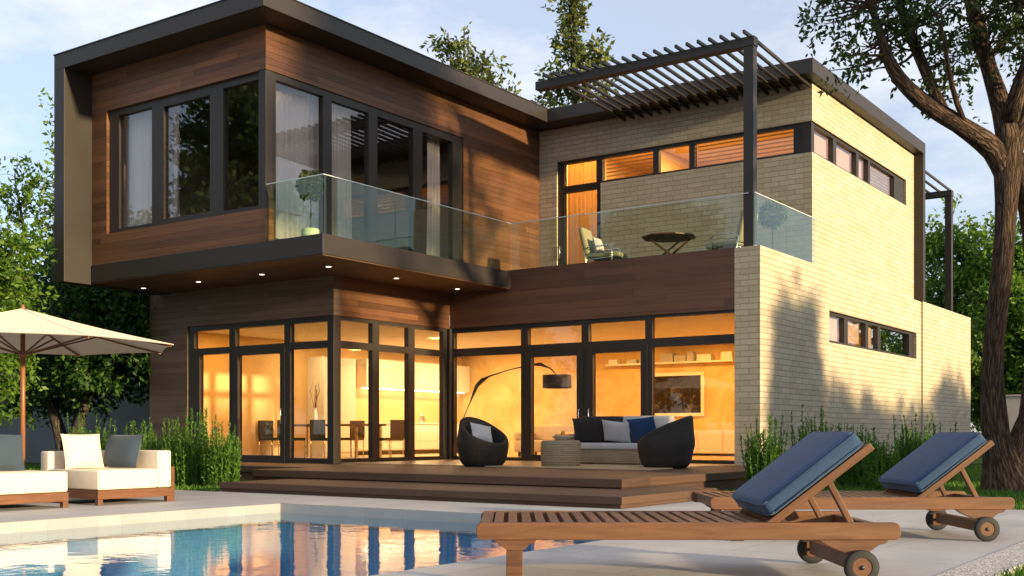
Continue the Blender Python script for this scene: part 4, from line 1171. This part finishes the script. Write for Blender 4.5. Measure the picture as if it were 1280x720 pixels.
# ------------------------------------------------------------------ vegetation
def leaf_mesh(name, C, A, B_, mat, parent=None, folded=False):
    """C centres, A half length vectors, B_ half width vectors -> rhombic leaves"""
    n = len(C)
    V = np.empty((n, 4, 3)); V[:, 0] = C - A; V[:, 1] = C + B_ - A * .15; V[:, 2] = C + A; V[:, 3] = C - B_ - A * .15
    me = bpy.data.meshes.new(name)
    me.vertices.add(n * 4); me.loops.add(n * 4); me.polygons.add(n)
    me.vertices.foreach_set('co', V.astype(np.float32).ravel())
    me.loops.foreach_set('vertex_index', np.arange(n * 4, dtype=np.int32))
    me.polygons.foreach_set('loop_start', np.arange(0, n * 4, 4, dtype=np.int32))
    me.polygons.foreach_set('loop_total', np.full(n, 4, dtype=np.int32))
    me.update(calc_edges=True); me.validate()
    o = bpy.data.objects.new(name, me); COL.objects.link(o)
    o.data.materials.append(mat)
    if parent is not None: o.parent = parent
    return o
def unit(v): return v / (np.linalg.norm(v, axis=-1, keepdims=True) + 1e-9)
def tree(name, label, cat, loc, trunks, blobs, leaf, leafmat, bark, seed, nclump, per, crad, group=None, spread=.9, twig=.022, up=.15, drop=0.0):
    """trunks: list of (points, radii); blobs: list of (centre, (rx, ry, rz)) the crown fills; all relative to loc"""
    rng = np.random.default_rng(seed)
    t = thing(name, label, cat, loc, 0, group)
    tm = MB(); sk = []
    for pts, rr in trunks:
        # subdivide with a little wander
        P = [np.array(p, float) for p in pts]; Q = [P[0]]; RR = [rr[0]]
        for k in range(len(P) - 1):
            L = np.linalg.norm(P[k + 1] - P[k])
            n = max(2, int(L / .45))
            for q in range(1, n + 1):
                f = q / n
                w = rng.normal(0, .035 * min(1, L / 2), 3) if q < n else 0
                Q.append(P[k] * (1 - f) + P[k + 1] * f + w); RR.append(rr[k] * (1 - f) + rr[k + 1] * f)
        # smooth
        Q2 = [Q[0]] + [(Q[k - 1] + 2 * Q[k] + Q[k + 1]) / 4 for k in range(1, len(Q) - 1)] + [Q[-1]]
        RR = [r_ * (1 + rng.normal(0, .05)) for r_ in RR]
        tm.tube(Q2, RR, 14 if rr[0] > .15 else 8)
        sk += [(q, r_) for q, r_ in zip(Q2, RR)]
    SK = np.array([q for q, _ in sk]); SR = np.array([r_ for _, r_ in sk])
    vol = np.array([b[1][0] * b[1][1] * b[1][2] for b in blobs]) ** .75; vol /= vol.sum()
    cl = []
    for _ in range(nclump):
        b = blobs[rng.choice(len(blobs), p=vol)]
        d = unit(rng.normal(0, 1, 3)); r_ = rng.random() ** .42 * (1 + rng.normal(0, .07))
        cl.append(np.array(b[0]) + d * r_ * np.array(b[1]))
    C = []; A = []; Bv = []
    for c in cl:
        k = int(np.argmin(((SK - c) ** 2).sum(1) + 1.2 * np.maximum(0, SK[:, 2] - c[2]) ** 2))
        base = SK[k]; L = np.linalg.norm(c - base)
        mid = (base + c) / 2 + rng.normal(0, .12 * L + .01, 3) + np.array([0, 0, -.06 * L])
        r0 = min(SR[k] * .6, twig * (1 + .5 * L))
        nseg = 5; pts = [(1 - f) ** 2 * base + 2 * f * (1 - f) * mid + f * f * c for f in np.linspace(0, 1, nseg)]
        tm.tube(pts, list(np.linspace(r0, .006, nseg)), 5, False)
        n = max(3, int(per * rng.uniform(.5, 1.5))); R_ = crad * rng.uniform(.6, 1.35)
        # several short sprigs carry the leaves of a clump
        ns = max(2, int(n / 9))
        for _ in range(ns):
            sd_ = unit(rng.normal(0, 1, 3) + np.array([0, 0, up])); s0 = c + rng.normal(0, R_ * .28, 3); SL = R_ * rng.uniform(.6, 1.3)
            f = rng.random(max(1, n // ns))[:, None]
            pc_ = s0 + sd_ * f * SL + rng.normal(0, leaf * .35, (len(f), 3)) - np.array([0, 0, drop]) * f * f * SL
            dirs = unit(sd_ * .7 + rng.normal(0, spread, (len(f), 3)) + np.array([0, 0, -drop * .5]))
            sz = leaf * rng.uniform(.6, 1.25, (len(f), 1))
            side = unit(np.cross(dirs, unit(rng.normal(0, 1, (len(f), 3)))))
            C.append(pc_ + dirs * sz * .5); A.append(dirs * sz * .5); Bv.append(side * sz * .24)
    tm.build('trunk', bark, t, True)
    leaf_mesh('crown', np.vstack(C), np.vstack(A), np.vstack(Bv), leafmat, t)
    return t

# big tree at the right
BT = (-3.7, 18.75, 0)
def bt_(u, v, D):
    R_ = np.array([.8194, .5733, 0]); D_ = np.array([-.5733, .8194, 0])
    p = R_ * ((u - 640) / 1413.45 * D) + D_ * D + np.array([0, 0, .9 + (541.46 - v) / 1413.45 * D])
    return tuple(p - np.array(BT))
Dt = 17.9
trunks = [
    ([bt_(1262, 628, Dt), bt_(1258, 600, Dt), bt_(1243, 545, Dt), bt_(1239, 470, Dt), bt_(1248, 380, Dt), bt_(1256, 290, Dt), bt_(1259, 215, Dt), bt_(1262, 175, Dt)], [.50, .38, .22, .175, .155, .155, .20, .195]),
    ([bt_(1268, 628, Dt + .1), bt_(1272, 590, Dt + .1), bt_(1290, 525, Dt + .2), bt_(1299, 430, Dt + .3), bt_(1296, 330, Dt + .3), bt_(1286, 255, Dt + .2), bt_(1268, 195, Dt)], [.46, .34, .21, .18, .17, .16, .14]),
    ([bt_(1259, 222, Dt), bt_(1243, 186, Dt), bt_(1214, 166, Dt - .2), bt_(1180, 145, Dt - .4), bt_(1148, 124, Dt - .5), bt_(1122, 98, Dt - .6), bt_(1108, 70, Dt - .6), bt_(1098, 30, Dt - .7), bt_(1075, -20, Dt - .8)], [.19, .17, .15, .135, .125, .105, .085, .06, .03]),
    ([bt_(1182, 146, Dt - .4), bt_(1164, 108, Dt - .1), bt_(1146, 64, Dt + .2), bt_(1124, 10, Dt + .5), bt_(1105, -60, Dt + .8)], [.10, .09, .085, .07, .03]),
    ([bt_(1261, 180, Dt), bt_(1254, 140, Dt + .2), bt_(1236, 88, Dt + .5), bt_(1219, 30, Dt + .7), bt_(1206, -40, Dt + 1.0), bt_(1190, -130, Dt + 1.2)], [.19, .16, .14, .12, .10, .05]),
    ([bt_(1262, 150, Dt), bt_(1276, 95, Dt - .3), bt_(1300, 50, Dt - .6), bt_(1330, -30, Dt - .8)], [.14, .12, .10, .04]),
    ([bt_(1268, 190, Dt), bt_(1282, 140, Dt + .4), bt_(1310, 80, Dt + .9), bt_(1370, 20, Dt + 1.2)], [.13, .11, .09, .04]),
    ([bt_(1212, 167, Dt - .2), bt_(1196, 130, Dt - .6), bt_(1184, 80, Dt - 1.0), bt_(1176, 30, Dt - 1.2)], [.05, .045, .035, .02]),
    ([bt_(1232, 78, Dt + .5), bt_(1255, 50, Dt + .9), bt_(1275, 10, Dt + 1.2)], [.06, .05, .03]),
]
def el(u, v, D, ru, rv, rd): s_ = D / 1413.45; return (bt_(u, v, D), (ru * s_, rd, rv * s_))
blobs = [el(1030, 18, Dt - .5, 42, 26, .6), el(1075, 55, Dt - .5, 45, 40, .8), el(1120, 45, Dt, 60, 48, 1.3), el(1180, 40, Dt, 55, 52, 1.6), el(1195, 95, Dt - .3, 40, 32, .9), el(1235, 30, Dt + .5, 45, 45, 1.5), el(1275, 40, Dt, 40, 60, 1.5),
         el(1060, 90, Dt - .4, 24, 10, .4), el(1130, -60, Dt, 130, 70, 2.4), el(1270, -70, Dt, 130, 80, 2.6), el(1190, -140, Dt, 150, 60, 2.6), el(1340, 20, Dt, 60, 60, 2.0), el(1320, 110, Dt + .4, 40, 26, 1.0)]
tree('big_tree', 'large dark forked tree overhanging the house from the right edge', 'tree', BT, trunks, blobs, .115, M['leaf_big'], M['bark'], 11, 430, 34, .29, None, .75, .018, -.1, .35)

# bushy tree in front of the grey wall on the left
tree('bushy_tree', 'dense dark green bushy tree in front of the grey garden wall', 'tree', (-24.9, 16.4, 0),
     [([(0, 0, 0), (-.15, .1, .7), (-.75, .1, 1.7), (-1.2, .2, 3.0)], [.2, .16, .11, .05]), ([(0.05, 0, 0), (.3, .1, .8), (.8, .2, 1.9), (1.3, .1, 3.4)], [.17, .14, .10, .04]), ([(.15, .05, .5), (.1, .5, 2.0), (.0, .6, 4.2)], [.1, .08, .03])],
     [((0, .3, 3.2), (2.5, 1.8, 1.7)), ((-1.4, .2, 2.3), (1.5, 1.4, 1.1)), ((1.5, .2, 2.6), (1.6, 1.3, 1.2)), ((.6, .6, 4.3), (1.9, 1.6, 1.2)), ((-1.3, .6, 4.4), (1.3, 1.3, 1.0)), ((1.9, .6, 3.9), (1.3, 1.2, 1.2))],
     .17, M['leaf_dark'], M['bark_grey'], 21, 520, 60, .42, None, .9, .02)
GBK = 'green trees behind the grey wall'
def bush(label, loc, h, w, mat, seed, group, n=330, per=60, leaf=.2, name='leafy_tree', dome=False):
    if dome:
        return tree(name, label, 'tree', loc, [([(0, 0, 0), (.1, 0, h * .3), (-.1, .1, h * .6), (.05, 0, h * .85)], [.16, .13, .09, .03])],
                    [((0, 0, h * .55), (w, w, h * .38)), ((.1, w * .55, h * .58), (w * .7, w * .6, h * .34)), ((.1, -w * .55, h * .58), (w * .7, w * .6, h * .34))], leaf, mat, M['bark_grey'], seed, n, per, .5, group, .9, .02)
    return tree(name, label, 'tree', loc, [([(0, 0, 0), (.1, 0, h * .3), (-.1, .1, h * .6), (.05, 0, h * .9)], [.16, .13, .09, .03]), ([(0, 0, h * .25), (w * .4, .2, h * .6)], [.08, .03]), ([(0, 0, h * .2), (-w * .4, -.2, h * .55)], [.08, .03])],
                [((0, 0, h * .5), (w, w * .8, h * .34)), ((w * .35, .2, h * .68), (w * .62, w * .6, h * .24)), ((-w * .4, 0, h * .42), (w * .7, w * .6, h * .28)), ((0, 0, h * .84), (w * .45, w * .4, h * .17))],
                leaf, mat, M['bark_grey'], seed, n, per, .5, group, .9, .02)
bush('bright green leafy tree at the left edge behind the umbrella top', (-22.8, 12.5, 0), 6.0, 1.75, M['leaf_bright'], 31, GBK, 520, 60, .15)
bush('broad mid green tree behind the grey wall at the left edge', (-31.8, 23.0, 0), 7.6, 2.6, M['leaf_bright'], 34, GBK)
bush('darker green leafy tree behind the grey wall between the left edge and house', (-28.0, 23.0, 0), 6.4, 2.3, M['leaf_dark'], 32, GBK)
bush('low bright green tree just left of the timber roof fin', (-29.3, 25.5, 0), 7.4, 2.0, M['leaf_bright'], 33, GBK, 240)
tree('airy_tree', 'tall airy tree with sparse small leaves against the sky beside the roof fin', 'tree', (-33.5, 21.5, 0),
     [([(0, 0, 0), (.1, .1, 4), (.4, .1, 8), (.6, .2, 12.4)], [.22, .18, .11, .03]), ([(.1, .1, 4), (-1.2, 0, 7), (-1.9, 0, 9.5)], [.1, .07, .02]), ([(.2, .1, 5.5), (1.4, .2, 8.3), (2.0, .2, 10.4)], [.09, .06, .02])],
     [((.5, .2, 11.0), (.8, .8, 1.5)), ((-1.6, 0, 8.9), (1.1, 1.0, 1.2)), ((1.7, .2, 9.4), (1.0, 1.0, 1.5)), ((.3, 0, 8), (1.6, 1.2, 1.6)), ((0, 0, 6.5), (1.9, 1.3, 1.2))],
     .21, M['leaf_bright'], M['bark_grey'], 41, 130, 26, .40, None, .9, .018)
# spires of foliage above the roof
GSP = 'slim trees rising behind the roof'
def spire(label, loc, h, blobs, seed, n):
    return tree('slim_tree', label, 'tree', loc, [([(0, 0, 0), (.2, 0, h * .4), (0, .1, h * .75), (.1, 0, h)], [.35, .26, .14, .02])] + [([(.1, 0, max(4, b[0][2] - 5)), (b[0][0] * .6, b[0][1], b[0][2] - 1.5), (b[0][0], b[0][1], b[0][2] + b[1][2])], [.09, .06, .015]) for b in blobs], blobs, .29, M['leaf_olive'], M['bark_grey'], seed, n, 34, .48, GSP, .9, .02)
spire('slim airy tree above the timber roof, left of the pergola', (-31.6, 41.2, 0), 19.5,
      [((-1.9, 0, 17.0), (.75, 1.0, .9)), ((-.85, 0, 18.2), (.6, .9, 1.25)), ((.35, 0, 17.9), (.6, 1, 1.1)), ((1.3, 0, 17.0), (.75, 1.2, 1.25)), ((2.0, 0, 15.4), (1.1, 1.2, 1.3)), ((.6, 0, 15.5), (1.3, 1.2, 1.4)), ((-.5, 0, 16.2), (.8, 1.2, 1.1)), ((0, 0, 13.8), (2.2, 1.5, 1.6)), ((.2, 0, 11), (2.0, 1.8, 2.5))], 51, 300)
spire('taller slim airy tree rising behind the left end of the pergola', (-27.0, 43.4, 0), 21.5,
      [((.1, 0, 20.9), (.5, .7, 1.5)), ((-.15, 0, 18.9), (.7, .9, 1.3)), ((1.0, 0, 17.6), (.7, .9, 1.2)), ((-.9, 0, 16.8), (.8, .9, 1.0)), ((.2, 0, 16.4), (1.3, 1.2, 1.2)), ((1.9, 0, 15.6), (.9, 1, 1.2)), ((-1.3, 0, 15.0), (1.1, 1.1, 1.1)), ((0, 0, 14.2), (1.9, 1.3, 1.5)), ((0, 0, 11), (1.8, 1.5, 2.5))], 52, 290)
# trees to the right behind the wall
GR = 'green trees behind the brick wing'
bush('tall green tree directly behind the rear pergola', (-12.2, 50.0, 0), 10.4, 3.0, M['leaf_bright'], 61, GR, 420, 60, .26)
bush('slender bright tree between the rear pergola and the trunk', (-9.6, 48.5, 0), 9.9, 2.0, M['leaf_bright'], 62, GR, 300, 50, .26)
bush('green bushy tree right of the brick corner above the pale wall', (-8.9, 46.0, 0), 6.8, 2.4, M['leaf_bright'], 63, GR, 380, 60, .24)
bush('bright bushy tree seen through the fork of the big trunk', (-4.6, 47.5, 0), 6.6, 3.0, M['leaf_bright'], 64, GR, 380, 60, .24)
bush('green tree at the right edge behind the big trunk', (-2.0, 55.0, 0), 8.0, 3.0, M['leaf_bright'], 65, GR, 300, 50, .26)
# trees across the garden: they stand outside the picture, mirror in the panes and shade the foot of the brick wing
GO = 'trees around the far side of the garden'
bush('round green tree across the lawn from the brick pier', (5.5, 21.6, 0), 6.6, 1.15, M['leaf_dark'], 71, GO, 360, 60, .24, dome=True)
bush('low green tree across the lawn from the brick wing window', (7.0, 25.3, 0), 4.6, 2.4, M['leaf_dark'], 72, GO, 420, 60, .24, dome=True)
bush('low spreading tree beside the lawn before the brick wing', (7.4, 29.4, 0), 4.3, 2.6, M['leaf_dark'], 77, GO, 420, 60, .24, dome=True)
bush('low spreading tree opposite the far end of the brick wing', (7.2, 33.9, 0), 5.4, 2.2, M['leaf_dark'], 73, GO, 420, 60, .24, dome=True)
bush('rounded unseen tree added across the lawn to shade the deck and corner windows', (6.2, 17.2, 0), 5.7, 2.0, M['leaf_dark'], 78, GO, 340, 60, .24)  # added out of view to block low sun from corner windows and deck
tree('shade_tree', 'tall unseen tree added across the lawn, its high crown shading the upper timber wall', 'tree', (9.5, 15.6, 0),  # unseen; crown placed and sized to shade the upper timber wall
     [([(0, 0, 0), (.1, .1, 4), (0, 0, 8), (.1, 0, 12)], [.32, .25, .2, .05]), ([(.1, .1, 6.5), (.2, 1.4, 9.5)], [.12, .05]), ([(.1, .1, 6.5), (0, -1.3, 9.8)], [.12, .05])],
     [((0, .2, 10.8), (2.0, 2.5, 1.7)), ((0, 1.4, 9.6), (1.6, 1.2, .9)), ((0, -.8, 9.9), (1.6, 1.2, 1.0)), ((0, .3, 12.6), (1.8, 2.2, 1.0))], .24, M['leaf_dark'], M['bark'], 79, 420, 60, .5, GO, .9, .02)
bush('tall round tree beyond the pool, facing the upper corner window', (-33.2, 0.3, 0), 17.5, 2.9, M['leaf_dark'], 75, GO, 520, 60, .32)
far = bush('dense tree in the row beyond the pool, facing the living room doors', (-24, -15, 0), 9.5, 3.4, M['leaf_dark'], 81, GO, 380, 60, .32)
for k, (x, y, rz, lb) in enumerate(((-31.5, -16, 1.1, 'second dense tree in the row beyond the pool, counted from the doors'), (-39.5, -14.5, 2.3, 'third dense tree in the row beyond the pool, counted from the doors'), (-47, -16, 3.9, 'fourth dense tree in the row beyond the pool, facing the corner room'), (-55, -15, 5.0, 'last dense tree in the row beyond the pool'), (-16.5, -17, .6, 'first dense tree in the row beyond the pool, nearest the pebble strip'))):
    c = dup(far); c.location = (x, y, 0); c.rotation_euler.z = rz; c['label'] = lb
bush('tall leaning tree beyond the pool near its far corner', (-25.0, -6.5, 0), 14.0, 3.6, M['leaf_dark'], 76, GO, 420, 60, .32)

# upright rosemary shrubs
def shrub_mesh(seed, n=46, h=1.05, w=.42):
    n = int(n * 1.9)
    rng = np.random.default_rng(seed)
    C = []; A = []; Bv = []; tm = MB()
    for k in range(n):
        a = rng.uniform(0, 2 * PI); r0 = w * .45 * rng.random() ** .5; lean = rng.uniform(.0, .13) * (r0 / (w * .45) + .3)
        H = h * min(1.18, rng.uniform(.50, .95) * (1.0 + .35 * (rng.random() > .8)))
        b = np.array([r0 * math.cos(a), r0 * math.sin(a), 0.0])
        tip = b + np.array([math.cos(a) * lean, math.sin(a) * lean, 1.0]) * H
        mid = (b + tip) / 2 + rng.normal(0, .03, 3)
        f = np.linspace(0, 1, 6); pts = [(1 - q) ** 2 * b + 2 * q * (1 - q) * mid + q * q * tip for q in f]
        tm.tube(pts, list(np.linspace(.006, .002, 6)), 4, False)
        nn = int(105 * H / h); q = rng.uniform(.06, 1.0, nn)[:, None]
        P = (1 - q) ** 2 * b + 2 * q * (1 - q) * mid + q * q * tip
        ax = unit(tip - b)
        d = unit(rng.normal(0, 1, (nn, 3)) + ax * 2.1)
        sz = rng.uniform(.045, .095, (nn, 1)) * (1.1 - .45 * q)
        side = unit(np.cross(d, unit(rng.normal(0, 1, (nn, 3)))))
        C.append(P + d * sz * .5); A.append(d * sz * .5); Bv.append(side * sz * .14)
    return tm, np.vstack(C), np.vstack(A), np.vstack(Bv)
def shrub(label, loc, seed, group, n=46, h=1.05, w=.42):
    t = thing('rosemary_bush', label, 'bush', loc, 0, group)
    tm, C, A, Bv = shrub_mesh(seed, n, h, w)
    tm.build('stems', M['leaf_shrub'], t, True); leaf_mesh('foliage', C, A, Bv, M['leaf_shrub'], t)
    return t
GSH = 'upright rosemary bushes by the brick wall'; GSL = 'upright rosemary bushes left of the deck'
def px(u, D): return (.8194 * (u - 640) / 1413.45 * D - .5733 * D, .5733 * (u - 640) / 1413.45 * D + .8194 * D, -.03)
for k, (lb, u, D, h, w) in enumerate((
        ('dense upright rosemary bush beside the right end of the wooden deck', 955, 17.0, 1.02, .50),
        ('tall rosemary bush behind the raised cushion of the nearest lounger', 1018, 18.6, 1.16, .62),
        ('rosemary bush half hidden by the nearest lounger backrest top', 1064, 19.3, .92, .5),
        ('rosemary bush in the gap between the two loungers, left one', 1100, 17.6, .84, .46),
        ('tall rosemary bush standing over the farther lounger cushion', 1143, 19.5, 1.06, .55),
        ('rosemary bush close to the brick corner behind the farther lounger', 1176, 20.8, .95, .5))):
    shrub(lb, px(u, D), 80 + k, GSH, 60, h, w)
for k, (lb, u, D, h, w) in enumerate((
        ('large rosemary bush at the left foot of the deck step', 276, 19.1, .95, .62),
        ('tallest rosemary bush in front of the timber wall corner', 240, 19.6, 1.15, .85),
        ('rosemary bush behind the armrest of the cream lounge seat', 206, 20.4, 1.0, .7),
        ('rosemary bush behind the slate grey cushion', 160, 21.5, .98, .7),
        ('rosemary bush behind the cream cushion', 112, 21.5, 1.1, .75))):
    shrub(lb, px(u, D), 100 + k, GSL, 60, h, w)

# topiary balls on the balcony and terrace
def topiary(label, loc, r, hz, seed, potr=.15):
    t = thing('topiary', label, 'potted plant', loc, 0, 'topiary balls in pots')
    m = MB(); m.lathe([(.001, 0), (potr * .8, 0), (potr, .10), (potr * .96, .2), (potr * .9, .22), (potr * .84, .21), (.001, .18)], 28); m.build('pot', M['pot'], t, True)
    m = MB(); m.tube([(0, 0, .17), (.012, 0, hz * .5), (0, .01, hz)], [.017, .015, .012], 8); m.build('stem', M['bark_grey'], t, True)
    rng = np.random.default_rng(seed); n = 2600
    d = unit(rng.normal(0, 1, (n, 3))); rr = r * (rng.random((n, 1)) ** .3) * (1 + .10 * np.sin(5 * d[:, :1] + 3 * d[:, 1:2] * 2 + seed))
    C = d * rr + np.array([0, 0, hz]); a = unit(d * .8 + rng.normal(0, .8, (n, 3))); sz = rng.uniform(.035, .075, (n, 1)); sd_ = unit(np.cross(a, unit(rng.normal(0, 1, (n, 3)))))
    leaf_mesh('foliage', C, a * sz * .5, sd_ * sz * .3, M['leaf_olive'], t)
    return t
topiary('clipped topiary ball in a pale green pot at the balcony corner', (-15.05, 15.0, zs1 + .004), .285, 1.02, 5, .17)
topiary('clipped topiary ball behind the glass at the right end of the roof terrace', (-9.2, 22.75, 4.40), .30, 1.12, 6)

# grass
def grass(name, regions, seed, density, h, kind='stuff'):
    rng = np.random.default_rng(seed); P = []
    for x0, x1, y0, y1, k in regions:
        n = int((x1 - x0) * (y1 - y0) * density * k)
        P.append(np.stack([rng.uniform(x0, x1, n), rng.uniform(y0, y1, n), np.full(n, -.035)], 1))
    P = np.vstack(P); n = len(P)
    d = unit(rng.normal(0, .38, (n, 3)) * np.array([1, 1, 0]) + np.array([0, 0, 1])); L = h * rng.uniform(.5, 1.3, (n, 1))
    sd_ = unit(np.cross(d, unit(rng.normal(0, 1, (n, 3)))))
    o = leaf_mesh(name, P + d * L * .5, d * L * .5, sd_ * .0045 * (1 + h * 4), M['leaf_shrub'])
    o['kind'] = kind; return o
grass('grass', [(-7.4, 4, 14.32, 22, 1.0), (-7.4, 4, 22, 34, .5), (-20, -13.75, 11.67, 14.6, 1.0), (-30, -20, 11.67, 19.9, .35), (-1.56, 1.0, 5.2, 14.3, 1.6)], 5, 420, .085)
